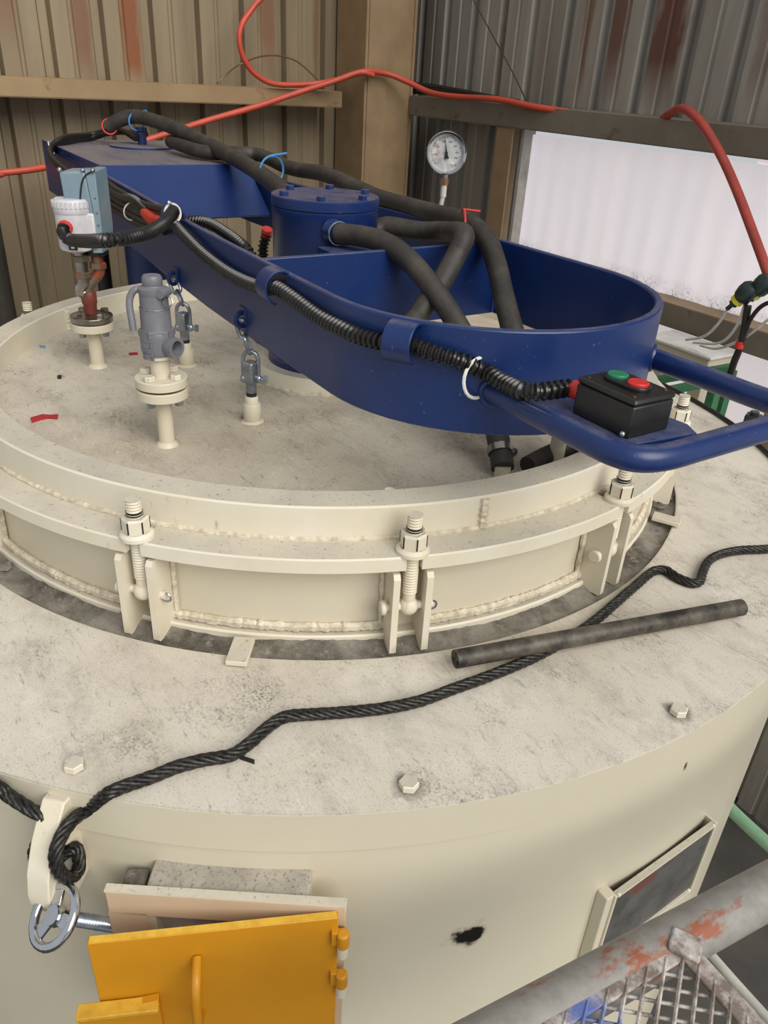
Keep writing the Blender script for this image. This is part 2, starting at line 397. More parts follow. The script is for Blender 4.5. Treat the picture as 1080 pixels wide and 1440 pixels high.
# ================================================================== THE SHED
fl = MB().box((0, -.5, FZ-.05), (9, 9, .1)).build('floor', 'floor_concrete', kind='structure')
SX, SY, PIT = -2.36, 1.81, .215          # sheet planes, rib pitch
def sheet_mesh(name, mat, nrib, z0, z1, left, start, flip):
    """trapezoid sheet: flat pans with grooves pressed outwards (away from the room)"""
    prof = []; g = .034; a = start
    for k in range(nrib):
        prof += [(a, 0), (a+.058, 0), (a+.064, -.006), (a+.076, -.006), (a+.082, 0), (a+.150, 0), (a+.162, -g), (a+.196, -g), (a+.208, 0)]; a += PIT
    prof.append((a, 0)); th = .0012
    vs = []; fs = []
    for (q, d) in prof:
        for z in (z0, z1):
            for e in (0, -th):
                vs.append((SX+d+e, q, z) if left else (q, SY-d-e, z))
    for i in range(len(prof)-1):
        o = i*4; p = o+4
        fs += [(o, p, p+2, o+2), (o+1, o+3, p+3, p+1), (o, o+1, p+1, p), (o+2, p+2, p+3, o+3)]
    return MB().add(vs, fs)
wl = thing('wall_left', 'tan corrugated steel wall with rust streaks behind the blue arm', 'wall', (SX, 0, FZ), kind='structure')
del wl['category']
for i in range(5):
    sheet_mesh('s', 'sheet_tan', 4, FZ, 2.6, True, -2.66+i*4*PIT+.07, False).build('wall_panel', 'sheet_tan', wl, ang=25)
wr = thing('wall_right', 'grey rusty corrugated steel wall above and beside the plastic window', 'wall', (0, SY, FZ), kind='structure')
del wr['category']
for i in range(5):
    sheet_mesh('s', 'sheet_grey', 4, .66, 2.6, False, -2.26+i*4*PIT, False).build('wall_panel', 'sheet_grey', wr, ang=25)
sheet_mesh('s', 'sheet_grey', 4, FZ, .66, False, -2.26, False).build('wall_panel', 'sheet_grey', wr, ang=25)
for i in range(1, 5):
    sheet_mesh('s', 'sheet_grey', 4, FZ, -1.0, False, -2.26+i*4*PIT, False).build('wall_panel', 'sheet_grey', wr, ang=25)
sheet_mesh('s', 'sheet_tan', 1, FZ, 2.6, True, -2.59+20*PIT, False).build('wall_panel', 'sheet_tan', wl, ang=25)
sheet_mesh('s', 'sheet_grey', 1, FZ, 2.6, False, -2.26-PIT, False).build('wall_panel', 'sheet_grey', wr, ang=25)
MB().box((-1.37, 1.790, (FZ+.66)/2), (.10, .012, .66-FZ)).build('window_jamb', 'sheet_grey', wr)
# girts (steel channels), corner column, window posts
tr = thing('trim_1', 'tan steel girt running along the left wall', None, (-2.2, 0, .66), kind='structure')
MB().box((-2.257, -.72, .729), (.21, 3.95, .010)).build('top_flange', 'girt_paint', tr, bev=.003)
MB().box((-2.153, -.72, .700), (.008, 3.95, .066)).build('web', 'girt_paint', tr)
MB().box((-2.257, -.72, .667), (.21, 3.95, .008)).build('bottom_flange', 'girt_paint', tr)
tr = thing('trim_2', 'grey steel girt above the plastic window', None, (-.4, 1.68, .64), kind='structure')
MB().box((-.33, 1.70, .728), (3.45, .21, .010)).build('top_flange', 'girt_grey', tr, bev=.003)
MB().box((-.33, 1.597, .690), (3.45, .008, .084)).build('web', 'girt_grey', tr)
MB().box((-.33, 1.70, .648), (3.45, .21, .008)).build('bottom_flange', 'girt_grey', tr)
tr = thing('trim_3', 'brown steel corner column', None, (-2.15, 1.42, FZ), kind='structure')
for yy, xx in ((1.335, 0), (1.605, 0)):
    MB().box((-2.20, yy, .35), (.28, .014, 4.5)).build('flange', 'post_paint', tr)
MB().box((-2.075, 1.47, .35), (.014, .258, 4.5)).build('web', 'post_paint', tr)
MB().box((-2.066, 1.40, .35), (.012, .11, 4.5)).build('splice_plate', 'post_paint', tr)
tr = thing('trim_4', 'brown steel post beside the plastic window', None, (-1.3, 1.64, FZ), kind='structure')
x0 = at(690, 260, Y=1.6).x; x1 = at(712, 260, Y=1.6).x
MB().box(((x0+x1)/2, 1.605, (FZ+.644)/2), (x1-x0, .008, .644-FZ)).build('flange', 'post_paint', tr)
MB().box((x0+.02, 1.66, (FZ+.644)/2), (.008, .11, .644-FZ)).build('web', 'post_paint', tr)
MB().box((x1+.012, 1.68, (FZ+.644)/2), (.018, .06, .644-FZ)).build('edge_strip', 'frame_white', tr)
xw0 = x1+.02
tr = thing('trim_5', 'brown steel rail under the plastic window', None, (0, 1.65, .04), kind='structure')
MB().box(((xw0+1.35)/2, 1.603, .086), (1.35-xw0, .008, .082)).build('web', 'girt_grey', tr)
MB().box(((xw0+1.35)/2, 1.655, .129), (1.35-xw0, .11, .006)).build('top_flange', 'post_paint', tr)
tr = thing('trim_6', 'brown steel post under the window rail', None, (.25, 1.62, FZ), kind='structure')
MB().box((.265, 1.62, (FZ+.045)/2), (.09, .012, .045-FZ)).build('flange', 'post_paint', tr)
MB().box((.225, 1.67, (FZ+.045)/2), (.012, .10, .045-FZ)).build('web', 'post_paint', tr)
# plastic window: sheets with shallow ribs
wn = thing('window_1', 'white translucent plastic sheet window with black mould along its bottom', None, (0, 1.70, FZ), kind='structure')
def pane(xa, xb, z0, z1, oy=0):
    vs = []; fs = []; n = max(2, int((xb-xa)/.02))
    for i in range(n+1):
        x = xa+(xb-xa)*i/n; d = .004*math.cos(2*PI*x/.11)
        for z in (z0, z1):
            for e in (0, .003): vs.append((x, 1.70+d+e+oy, z))
    for i in range(n):
        o = i*4; p = o+4
        fs += [(o, p, p+2, o+2), (o+1, o+3, p+3, p+1), (o, o+1, p+1, p), (o+2, p+2, p+3, o+3)]
    return MB().add(vs, fs)
pane(xw0, 1.35, .10, .622).build('pane', 'pane_sheet', wn, ang=80)
pane(-.12, 1.35, .60, .646, .006).build('pane', 'pane_sheet', wn, ang=80)
pane(xw0, 1.35, -1.02, .05).build('pane', 'pane_sheet', wn, ang=80)

# ================================================================== FURNACE VESSEL
fu = thing('furnace', 'large cream painted cylindrical furnace with a dusty bolted top plate', 'furnace', (0, 0, FZ))
MB().lathe([(1.0, FZ), (1.163, FZ), (1.163, -.070), (1.1, -.070)], 160).build('shell', 'shell_paint', fu)
MB().ring(1.12, 1.1695, -.073, -.004, 160).build('skirt_band', 'shell_paint', fu)
R_PL = 1.1690
seams = [11.0, 101.0, 191.0, 281.0]
pm = MB().ring(.876, R_PL, -.004, .0, 48, math.radians(.02), math.radians(89.98)).mesh('top_plate', 'dusty_plate')
for s_ in seams: inst('top_plate', pm, fu, T((0, 0, 0), math.radians(s_)))
MB().ring(.8735, .876, -.05, -.0005, 128).build('plate_lip', 'cream_worn', fu)
hb = MB().lathe(hexprof(.011, .0135), 6).mesh('hex_bolt', 'cream_worn', ang=20)
wsm = MB().lathe([(.0005, 0), (.022, 0), (.021, .0012), (.0005, .0012)], 20).mesh('grime_ring', 'groove_dirt')
for d in (-67.5, -45, -22.5, 0, 22.5):
    inst('hex_bolt', hb, fu, T(pol(1.135, d, .0), math.radians(d*3)))
# neck under the lid
MB().ring(.79, .800, -.03, .154, 128).build('neck_wall', 'cream_paint', fu)
MB().ring(.798, .8215, -.03, .006, 128, bev=.003).build('neck_base_ring', 'cream_worn', fu)
m = MB(); rnd = random.Random(11); vs = []; fs = []; NG = 360
for i in range(NG):
    a = 2*PI*i/NG
    for j, (r_, zz) in enumerate(((.815, -.002), (.832, -.005), (.848, -.009), (.862, -.009), (.8745, -.006))):
        h = .005*math.sin(a*17+j)*math.sin(a*5.3)+rnd.uniform(-.0025, .0025); vs.append((r_*math.cos(a), r_*math.sin(a), zz+h*(.6 if j in (0, 4) else 1)))
for i in range(NG):
    for j in range(4): fs.append((i*5+j, (i+1) % NG*5+j, (i+1) % NG*5+j+1, i*5+j+1))
m.add(vs, fs).build('groove_fill', 'groove_dirt', fu, ang=80)
def bead(r, z, a0, a1, rad, seed):
    rnd = random.Random(seed); n = int(abs(a1-a0)*r/.0045); path = []; rr = []
    for i in range(n+1):
        a = a0+(a1-a0)*i/n; path.append((r*math.cos(a), r*math.sin(a), z+rnd.uniform(-.001, .001))); rr.append(rad*(.82+.3*rnd.random()))
    return MB().tube(path, rr, 6)
BOLTS = [-138.5, -108.5, -78.5, -48.4, -18.8, 10.8, 41.5, 71.5, 101.5]
for i, b in enumerate(BOLTS[:-1]):
    bead(.806, .014, math.radians(b+2.1), math.radians(BOLTS[i+1]-2.1), .0085, i).build('weld_bead', 'weld', fu)
# swing bolts with their lug plates
def lug_outline(sgn):
    t0 = sgn*.0215; pts = [(.798, t0, -.009), (.855, t0, -.009), (.8585, t0, -.005), (.8585, t0, .138), (.853, t0, .146), (.798, t0, .148)]
    return MB().prism(pts, (0, .011*sgn, 0))
lugm = [lug_outline(s).mesh('lug_plate', 'cream_worn', ang=20) for s in (-1, 1)]
wlm = []
for s in (-1, 1):
    m = MB(); rnd = random.Random(5+s); m.tube([(.8045, s*.036, z*.001) for z in range(8, 150, 5)], [.004+rnd.random()*.002 for _ in range(8, 150, 5)], 6); wlm.append(m.mesh('lug_weld', 'weld'))
eye = MB().sphere((.838, 0, .074), .0165, 16).cyl((.838, 0, .080), (.838, 0, .16), .0105, 14); 
eyem = eye.mesh('swing_bolt', 'cream_worn')
thm = thread((.838, 0, .10), (.838, 0, .243), .0112).mesh('thread', 'cream_worn')
thd = thread((.838, 0, .214), (.838, 0, .222), .0122).mesh('bare_thread', 'black_dirt')
nutm = MB().lathe(hexprof(.027, .0215), 6, (.838, 0, .186)).mesh('nut', 'cream_worn', ang=20)
wam = MB().lathe([(.013, .177), (.0265, .177), (.0265, .183), (.0215, .188), (.013, .188)], 24, (.838, 0, 0)).mesh('washer', 'cream_worn')
pinm = MB().cyl((.838, -.040, .074), (.838, .040, .074), .0075, 12).cyl((.838, -.047, .074), (.838, -.038, .074), .0125, 14, bev=.002).mesh('hinge_pin', 'cream_worn')
gr = MB()
for k in range(6):
    a = PI/3*k; gr.box((.838+.0212*math.cos(a), .0212*math.sin(a), .200), (.0016, .0022, .020), a)
grm = gr.mesh('nut_grime', 'black_dirt')
cot = MB().torus((.838, .040, .070), .008, .0018, (1, 0, 0), 14, 6).mesh('cotter_pin', 'zinc')
for b in BOLTS:
    mt = T((0, 0, 0), math.radians(b))
    for k in (0, 1): inst('lug_plate', lugm[k], fu, mt)
    for k in (0, 1): inst('lug_weld', wlm[k], fu, mt)
    e = inst('swing_bolt', eyem, fu, mt)
    for nm, me in (('thread', thm), ('bare_thread', thd), ('nut', nutm), ('nut_grime', grm), ('washer', wam), ('hinge_pin', pinm), ('cotter_pin', cot)):
        o = bpy.data.objects.new(nm, me); COL.objects.link(o); o.parent = e
# lifting lug with its hole on the left of the shell
LA = math.radians(-45.2)
def lugp(rr, tt, z): return V((rr*math.cos(LA)-tt*math.sin(LA), rr*math.sin(LA)+tt*math.cos(LA), z))
prof = [(1.155, -.004), (1.172, -.006), (1.186, -.018), (1.214, -.050), (1.236, -.090), (1.245, -.130), (1.240, -.156), (1.226, -.174), (1.206, -.182), (1.185, -.178), (1.155, -.168)]
m = MB(); hc = V((1.203, -.100)); hr = .019; nh = 24
outer = []
for k in range(nh):      # resample outline by angle about the hole so that a ring of quads joins them
    a = 2*PI*k/nh; dx, dz = math.cos(a), math.sin(a); best = None
    for i in range(len(prof)):
        p, q = V(prof[i]), V(prof[(i+1) % len(prof)]); e = q-p; den = dx*e.y-dz*e.x
        if abs(den) < 1e-9: continue
        tt = ((p.x-hc.x)*e.y-(p.y-hc.y)*e.x)/den; uu = ((p.x-hc.x)*dz-(p.y-hc.y)*dx)/den
        if tt > 0 and -.001 <= uu <= 1.001 and (best is None or tt < best): best = tt
    outer.append((hc.x+dx*best, hc.y+dz*best))
inner = [(hc.x+hr*math.cos(2*PI*k/nh), hc.y+hr*1.35*math.sin(2*PI*k/nh)) for k in range(nh)]
vs = [lugp(r_, s_, z_) for s_ in (-.016, .016) for lst in (outer, inner) for r_, z_ in lst]; fs = []
for k in range(nh):
    j = (k+1) % nh
    fs += [(k, j, nh+j, nh+k), (2*nh+k, 3*nh+k, 3*nh+j, 2*nh+j), (k, 2*nh+k, 2*nh+j, j), (nh+k, nh+j, 3*nh+j, 3*nh+k)]
MB().add(vs, fs).build('lifting_lug', 'cream_worn', fu, bev=.002)
# charging hatch low on the front: box, frame plate, clamp
HA = math.radians(-34.1); HN = V((math.cos(HA), math.sin(HA), 0)); HT = V((-math.sin(HA), math.cos(HA), 0))
def hp(n_, t_, z_): return HN*n_+HT*t_+V((0, 0, z_))
RH = Matrix((HN, HT, V((0, 0, 1)))).transposed()
m = MB(); m.box(hp(1.157, 0, -.122), (.09, .213, .010), mat=RH); m.build('hatch_top', 'concrete_dust', fu, bev=.003)
for s_ in (-1, 1): MB().box(hp(1.165, s_*.101, -.28), (.085, .011, .31), mat=RH).build('hatch_side', 'cream_paint', fu)
MB().box(hp(1.15, 0, -.29), (.02, .19, .29), mat=RH).build('hatch_lining', 'insulation', fu)
zt = -.1175
m = MB()
m.box(hp(1.206, 0, zt-.021), (.010, .312, .046), mat=RH)
MBf = m.build('frame_top_bar', 'primer', fu, bev=.0015)
MB().box(hp(1.206, 0, zt+.0035), (.0115, .313, .003), mat=RH).build('frame_worn_edge', 'cream_worn', fu)
MB().box(hp(1.206, -.131, -.301), (.010, .05, .29), mat=RH).build('frame_side_bar', 'primer', fu)
MB().box(hp(1.206, .131, -.301), (.010, .05, .29), mat=RH).build('frame_side_bar', 'primer', fu)
rnd = random.Random(3); m = MB(); vs = []; fs = []
for i in range(17):
    for j in range(6):
        vs.append(hp(1.180+.012*rnd.random(), -.10+.2*i/16, -.158-.03*j+.004*rnd.random()))
for i in range(16):
    for j in range(5): fs.append((i*6+j, i*6+j+1, (i+1)*6+j+1, (i+1)*6+j))
m.add(vs, fs); m.build('fibre_packing', 'insulation', fu, ang=80)
# yellow door, ajar
dr0 = at(476, 1290, z=-.124); dr1 = at(122, 1327, z=-.124); dd = (dr1-dr0); Lw = dd.length; dx = dd.normalized(); dn = V((-dx.y, dx.x, 0))
if dn.dot(CAM-dr0) < 0: dn = -dn
RD = Matrix((dx, dn, V((0, 0, 1)))).transposed()
def dp(a, n_, z_): return dr0+dx*a+dn*n_+V((0, 0, z_+.128-dr0.z-.128))
dz0 = dr0.z
def dq(a, n_, z_): return V((dr0.x, dr0.y, 0))+dx*a+dn*n_+V((0, 0, z_))
door = MB().box(dq(Lw/2, -.004, dz0-.145), (Lw, .010, .29), mat=RD).build('door', 'yellow_paint', fu, bev=.0015)
MB().box(dq(Lw/2, -.004, dz0+.0006), (Lw-.004, .0085, .0016), mat=RD).build('worn_edge', 'yellow_edge', door)
hx = (at(275, 1354, z=-.16)-dr0).dot(dx)
path = spline([dq(hx, .002, dz0-.05), dq(hx, .030, dz0-.058), dq(hx+.001, .040, dz0-.085), dq(hx+.002, .040, dz0-.14), dq(hx+.003, .002, dz0-.175)], .006)
MB().tube(path, .0062, 10).build('handle', 'yellow_paint', door)
for zz in (-.035, -.125):
    o = MB().cyl(dq(-.006, .008, dz0+zz-.014), dq(-.006, .008, dz0+zz+.014), .0085, 14, bev=.002)
    o.box(dq(.002, .004, dz0+zz), (.014, .008, .026), mat=RD).build('hinge', 'yellow_paint', door, bev=.001)
    MB().cyl(dq(-.006, .008, dz0+zz-.034), dq(-.006, .008, dz0+zz-.014), .0075, 12).build('hinge_pin', 'cream_worn', door)
lx0 = Lw-.076; lx1 = Lw+.026; lz = dz0-.130
o = MB().prism([dq(lx0, .001, lz+.012), dq(lx1, .004, lz), dq(lx1, .004, lz-.09), dq(lx0, .001, lz-.09)], dn*.012).build('latch_plate', 'yellow_paint', door, bev=.0015)
MB().box(dq((lx0+lx1)/2, .013, lz+.006), (lx1-lx0, .020, .007), mat=RD).build('latch_lip', 'yellow_edge', door, bev=.001)
# hand-wheel clamp
zw = -.150
def hatch_at(x, y, n_):
    d = FW*FPX+RT*(x-540)-UP*(y-720); return CAM+d*((n_-CAM.dot(HN))/d.dot(HN))
W0 = hatch_at(158, 1301, 1.198); W1 = hatch_at(80, 1288, 1.235)
ax = (W1-W0).normalized()
cl = thread(W0-ax*.02, W1, .0085, .0011, .005).build('clamp_screw', 'zinc', fu)
MB().box(hp(1.176, -.128, zw+.004), (.026, .030, .034), mat=RH).build('clamp_block', 'groove_dirt', fu, bev=.003)
m = MB().torus(W1+ax*.004, .036, .0062, ax, 32, 10)
wheel = m.build('handwheel', 'chrome', cl)
MB().lathe([(.001, -.012), (.010, -.012), (.014, .0), (.012, .009), (.001, .010)], 20, W1, ax).build('hub', 'chrome', cl)
q = V((0, 0, 1)).rotation_difference(ax).to_matrix()
for k in range(3):
    a = 2*PI*k/3+.5; d_ = q@V((math.cos(a), math.sin(a), 0)); e_ = ax.cross(d_)
    MB().prism([W1+d_*.008-e_*.007, W1+d_*.034-e_*.011, W1+d_*.034+e_*.011, W1+d_*.008+e_*.007], ax*.005).build('spoke', 'chrome', cl, bev=.001)
# sight panel low on the right of the shell
va = [at(865, 1253, rad=1.179), at(998, 1164, rad=1.179), at(968, 1250, rad=1.179), at(838, 1345, rad=1.179)]
vt = (va[0].z+va[1].z)/2; vb = (va[2].z+va[3].z)/2
pa = V((va[3].x+va[0].x, va[3].y+va[0].y, 0))/2; pb = V((va[1].x+va[2].x, va[1].y+va[2].y, 0))/2
vd = (pb-pa).normalized(); vl = (pb-pa).length; vn = V((vd.y, -vd.x, 0))
RV = Matrix((vd, vn, V((0, 0, 1)))).transposed()
def vp(a, n_, z_): return pa+vd*a+vn*n_+V((0, 0, z_))
MB().box(vp(vl/2, 0, (vt+vb)/2), (vl, .005, vt-vb), mat=RV).build('sight_panel', 'dirty_steel', fu)
for a_, b_ in (((vl/2, vt), (vl, .005)), ((vl/2, vb), (vl, .004))):
    MB().box(vp(a_[0], .002, a_[1]), (b_[0], .010, b_[1]), mat=RV).build('panel_edge', 'cream_worn', fu)
MB().box(vp(-.004, -.006, (vt+vb)/2-.004), (.005, .026, vt-vb+.016), mat=RV).build('panel_side', 'cream_paint', fu, bev=.001)
MB().box(vp(-.013, -.008, (vt+vb)/2-.004), (.018, .022, vt-vb+.016), mat=RV).build('panel_flange', 'cream_paint', fu, bev=.002)
MB().box(vp(vl+.003, -.007, (vt+vb)/2), (.005, .026, vt-vb+.008), mat=RV).build('panel_side', 'cream_paint', fu, bev=.001)
for a_, z_ in ((.004, vt), (vl-.004, vt), (vl-.004, vb), (.004, vb)):
    MB().sphere(vp(a_, .004, z_), .0045, 10).build('tack_weld', 'cream_worn', fu)

# ================================================================== FURNACE LID
li = thing('vessel_closure', 'round cream lid with a raised rim bolted down on the furnace', 'closure', (0, 0, .152))
ZL = .177
MB().ring(.745, .800, .152, .177, 160).build('inner_flange', 'cream_worn', li)
for i, b in enumerate(BOLTS):
    nxt = BOLTS[i+1] if i+1 < len(BOLTS) else BOLTS[0]+360
    g = math.degrees(.0125/.84)
    MB().ring(.799, .8535, .152, .177, max(8, int((nxt-b)/1.5)), math.radians(b+g), math.radians(nxt-g), bev=.0025).build('flange_segment', 'cream_worn', li)
MB().ring(.7376, .7945, .160, .2353, 160, bev=.003).build('rim', 'cream_worn', li)
bead(.7955, .1780, 0, 2*PI, .0042, 77).build('weld_bead', 'weld', li)
MB().lathe([(.0005, .1), (.739, .1), (.739, ZL), (.0005, ZL)], 128).build('lid_plate', 'dusty_lid', li)
for d in (-140.5, -20, 60, 150):
    m = MB(); rnd = random.Random(int(d)); m.tube([pol(.7372, d, z*.001) for z in range(178, 236, 4)], [.006+.003*rnd.random() for _ in range(178, 236, 4)], 6); m.build('rim_weld', 'weld', li)
m = MB(); rnd = random.Random(9); m.tube([pol(.796, -9.2, z*.001) for z in range(180, 234, 4)], [.006+.004*rnd.random() for _ in range(180, 234, 4)], 6); m.build('rim_weld', 'weld', li)
MB().lathe([(.12, ZL), (.172, ZL), (.170, ZL+.022), (.160, ZL+.034), (.12, ZL+.034)], 64).build('centre_boss', 'cream_worn', li)
bead(.172, ZL+.002, 0, 2*PI, .006, 5).build('boss_weld', 'weld', li)
def standpipe(XY, r, ztop, rf, zf0):
    p = V((XY[0], XY[1], 0))
    o = MB().lathe([(r*1.45, ZL), (r*1.3, ZL+.004), (r, ZL+.008), (r, zf0)], 20, p).build('standpipe', 'cream_paint', li)
    MB().lathe([(r*.9, zf0-.001), (rf, zf0-.001), (rf, ztop), (r*.9, ztop)], 36, p).build('pipe_flange', 'cream_paint', o, bev=.0015)
def bolts4(p, rr, z, me, name, parent, n=4, rot=.6):
    for k in range(n):
        a = rot+2*PI*k/n; inst(name, me, parent, T((p[0]+rr*math.cos(a), p[1]+rr*math.sin(a), z), a))
bh_c = MB().lathe(hexprof(.010, .0105), 6).mesh('flange_bolt', 'cream_worn', ang=20)
bh_s = MB().lathe(hexprof(.009, .0100), 6).mesh('flange_bolt', 'stainless', ang=20)
bh_n = MB().lathe(hexprof(.012, .0085), 6).mesh('flange_nut', 'zinc', ang=20)
VX = (.252, -.476); TX = (-.245, -.477)
zf = zat(VX, 556); standpipe(VX, .0150, zf+.017, .0475, zf)
tf = zat(TX, 462); standpipe(TX, .0160, tf+.017, .0475, tf)
bolts4(VX, .036, zf-.012, bh_n, 'flange_nut', li); bolts4(TX, .036, tf-.012, bh_n, 'flange_nut', li)

# ------------------------------------------------------------------ safety valve
sv = thing('safety_valve', 'grey safety valve with a side lever on a cream flanged pipe', 'valve', (VX[0], VX[1], zf+.017))
p = V((VX[0], VX[1], 0)); z0 = zf+.017
MB().lathe([(.02, z0), (.042, z0), (.042, z0+.004), (.02, z0+.004)], 32, p).build('gasket', 'black_dirt', sv)
MB().lathe([(.018, z0+.004), (.0475, z0+.004), (.0475, z0+.021), (.018, z0+.021)], 36, p).build('valve_flange', 'cream_paint', sv, bev=.0015)
bolts4(VX, .034, z0+.021, bh_c, 'flange_bolt', sv)
zn = zat(VX, 503)
MB().lathe([(.0175, z0+.021), (.0175, zn), (.026, zn+.002), (.026, zn+.008)], 24, p).build('inlet_neck', 'cream_paint', sv)
zb1 = zat(VX, 468); zb2 = zat(VX, 432); zb3 = zat(VX, 410); zb4 = zat(VX, 405); zb5 = zat(VX, 391)
body = MB().lathe([(.018, zn+.006), (.028, zn+.009), (.0305, zn+.018), (.0305, zb1-.004), (.029, zb1+.004), (.027, zb1+.008), (.0262, zb2), (.0250, zb2+.001), (.0245, zb3), (.0248, zb4)], 32, p).build('body', 'valve_grey', sv)
MB().lathe(hexprof(.013, .0325, .06), 6, p+V((0, 0, zb1-.004)), rot=.3).build('hex_collar', 'valve_grey', sv, ang=20)
MB().torus(p+V((0, 0, zb2)), .0258, .0012, (0, 0, 1), 32, 6).build('seam_ring', 'plaque', sv)
MB().lathe([(.025, zb3-.004), (.0262, zb3), (.0262, zb4+.001), (.018, zb4+.004), (.017, zb4+.006)], 28, p).build('bonnet', 'valve_grey', sv)
MB().lathe([(.0165, zb4+.004), (.0175, zb4+.006), (.0175, zb5+.001), (.015, zb5+.005), (.0005, zb5+.0055)], 28, p).build('cap', 'valve_grey', sv, bev=0)
lf = RT.copy(); lf.z = 0; lf.normalize(); bk = V((-lf.y, lf.x, 0))       # picture right / away, on the ground
out = (lf*.95-bk*.55).normalized(); zo = (zn+zb1)/2+.004
MB().lathe([(.016, .022), (.0175, .027), (.0185, .046), (.013, .046), (.012, .024)], 24, p+V((0, 0, zo)), out).build('outlet', 'valve_grey', sv)
MB().lathe([(.0005, .0312), (.0128, .0312)], 20, p+V((0, 0, zo)), out).build('outlet_bore', 'valve_grey', sv)
lv = p-lf*.030-bk*.012
path = [p-lf*.02+V((0, 0, zb4-.004)), p-lf*.028-bk*.006+V((0, 0, zb4-.002)), p-lf*.037-bk*.008+V((0, 0, zb4-.012)), p-lf*.040-bk*.012+V((0, 0, zb3-.022)), p-lf*.037-bk*.018+V((0, 0, zb2-.02)), p-lf*.035-bk*.022+V((0, 0, zb1+.008))]
MB().tube(spline(path, .006), .0062, 10).build('lever', 'valve_grey', sv)
MB().cyl(p-bk*.026+lf*.018+V((0, 0, zb4-.004)), p+lf*.026+V((0, 0, zb4-.004)), .008, 12).build('lever_pivot', 'valve_grey', sv)
MB().torus(p+lf*.028-bk*.014+V((0, 0, zb3-.012)), .009, .0013, (.6, .2, .3), 14, 5).build('seal_wire', 'zinc', sv)
for zz in (zb1-.020, zb1-.042):
    m = MB(); a_c = math.atan2((-bk-lf*.4).y, (-bk-lf*.4).x); m.lathe([(.0303, zz), (.0313, zz), (.0313, zz+.011), (.0303, zz+.011)], 8, p, (0, 0, 1), a_c-.45, a_c+.35, True); m.build('name_plate', 'plaque', sv)

# ------------------------------------------------------------------ instrument tree: flange, siphon, tee
it = thing('siphon_tee', 'rusty pipe tee on a steel flange carrying the two pressure instruments', 'pipe', (TX[0], TX[1], tf+.017))
p = V((TX[0], TX[1], 0)); z0 = tf+.017
MB().lathe([(.02, z0), (.043, z0), (.043, z0+.003), (.02, z0+.003)], 32, p).build('gasket', 'black_dirt', it)
MB().lathe([(.01, z0+.003), (.0475, z0+.003), (.0475, z0+.015), (.030, z0+.019), (.01, z0+.020)], 36, p).build('steel_flange', 'stainless', it, bev=.001)
bolts4(TX, .035, z0+.016, bh_s, 'flange_bolt', it, 4, .3)
za, zb_, zc_, zd_ = zat(TX, 428), zat(TX, 412), zat(TX, 392), zat(TX, 352)
MB().lathe([(.014, z0+.02), (.015, za), (.017, za+.004), (.017, zb_), (.014, zb_+.004)], 18, p).build('riser', 'red_paint', it)
L1 = p-lf*.004-bk*.010; L2 = p+lf*.026+bk*.01
MB().tube(spline([p+V((0, 0, zb_)), p+V((0, 0, zb_+.014)), L2*1+V((0, 0, zc_+.012)), L2+V((0, 0, zc_+.03)), L2+V((0, 0, zd_))], .006), .0125, 12).build('right_branch', 'rusty_fitting', it)
MB().tube(spline([p+V((0, 0, zb_+.006)), p-lf*.016-bk*.006+V((0, 0, zb_+.004)), L1+V((0, 0, zb_+.024)), L1+V((0, 0, zc_+.02)), L1+V((0, 0, zd_))], .006), [.015]*200, 12).build('left_branch', 'stainless', it) if False else None
MB().tube(spline([p+V((0, 0, zb_-.004)), p-lf*.017-bk*.006+V((0, 0, zb_+.006)), L1+V((0, 0, zb_+.026)), L1+V((0, 0, zc_+.02)), L1+V((0, 0, zd_))], .006), .0135, 12).build('left_branch', 'stainless', it)
for c_, z_ in ((L1, zc_+.004), (L1, zc_+.040), (L2, zc_+.022), (L2, zd_-.012)):
    MB().lathe(hexprof(.014, .019), 6, c_+V((0, 0, z_))).build('union_nut', 'rusty_fitting', it, ang=20)
# white transmitter
pt = thing('pressure_transmitter', 'white round pressure transmitter with a red conduit plug', 'transmitter', L1+V((0, 0, zd_)), None)
ztp, zbt = zat(L1, 278), zat(L1, 349); c_ = L1-lf*.001-bk*.006
MB().lathe([(.018, zbt-.006), (.034, zbt), (.036, zbt+.004), (.037, ztp-.034), (.037, ztp-.030)], 32, c_).build('housing', 'white_plastic', pt)
MB().box(c_+lf*.030+bk*.012+V((0, 0, (ztp+zbt)/2-.012)), (.036, .05, (ztp-zbt)*.70), mat=Matrix((lf, bk, V((0, 0, 1)))).transposed()).build('terminal_block', 'white_plastic', pt, bev=.004)
m = MB(); prf = []
m.lathe([(.037, ztp-.030), (.0385, ztp-.028), (.0385, ztp-.006), (.0355, ztp-.002), (.033, ztp), (.0005, ztp)], 36, c_)
for k in range(26):
    a = 2*PI*k/26; m.box(c_+V((.0375*math.cos(a), .0375*math.sin(a), ztp-.010)), (.006, .005, .012), a)
m.build('screw_cap', 'white_plastic', pt)
face = (-bk-lf*.15).normalized(); zpl = zat(c_, 316)
PLUG = c_+face*.038+V((0, 0, zpl))
MB().lathe([(.0005, -.006), (.0150, -.006), (.0150, .010), (.0110, .012), (.0005, .012)], 20, PLUG-face*.004, face).build('conduit_plug', 'red_plastic', pt)
MB().box(c_+face*.0368+lf*.010+V((0, 0, zat(c_, 341))), (.018, .003, .018), mat=Matrix((lf, bk, V((0, 0, 1)))).transposed()).build('sticker', 'ink', pt)
MB().box(c_+face*.0386+lf*.010+V((0, 0, zat(c_, 343))), (.007, .002, .005), mat=Matrix((lf, bk, V((0, 0, 1)))).transposed()).build('sticker_mark', 'dial_white', pt)
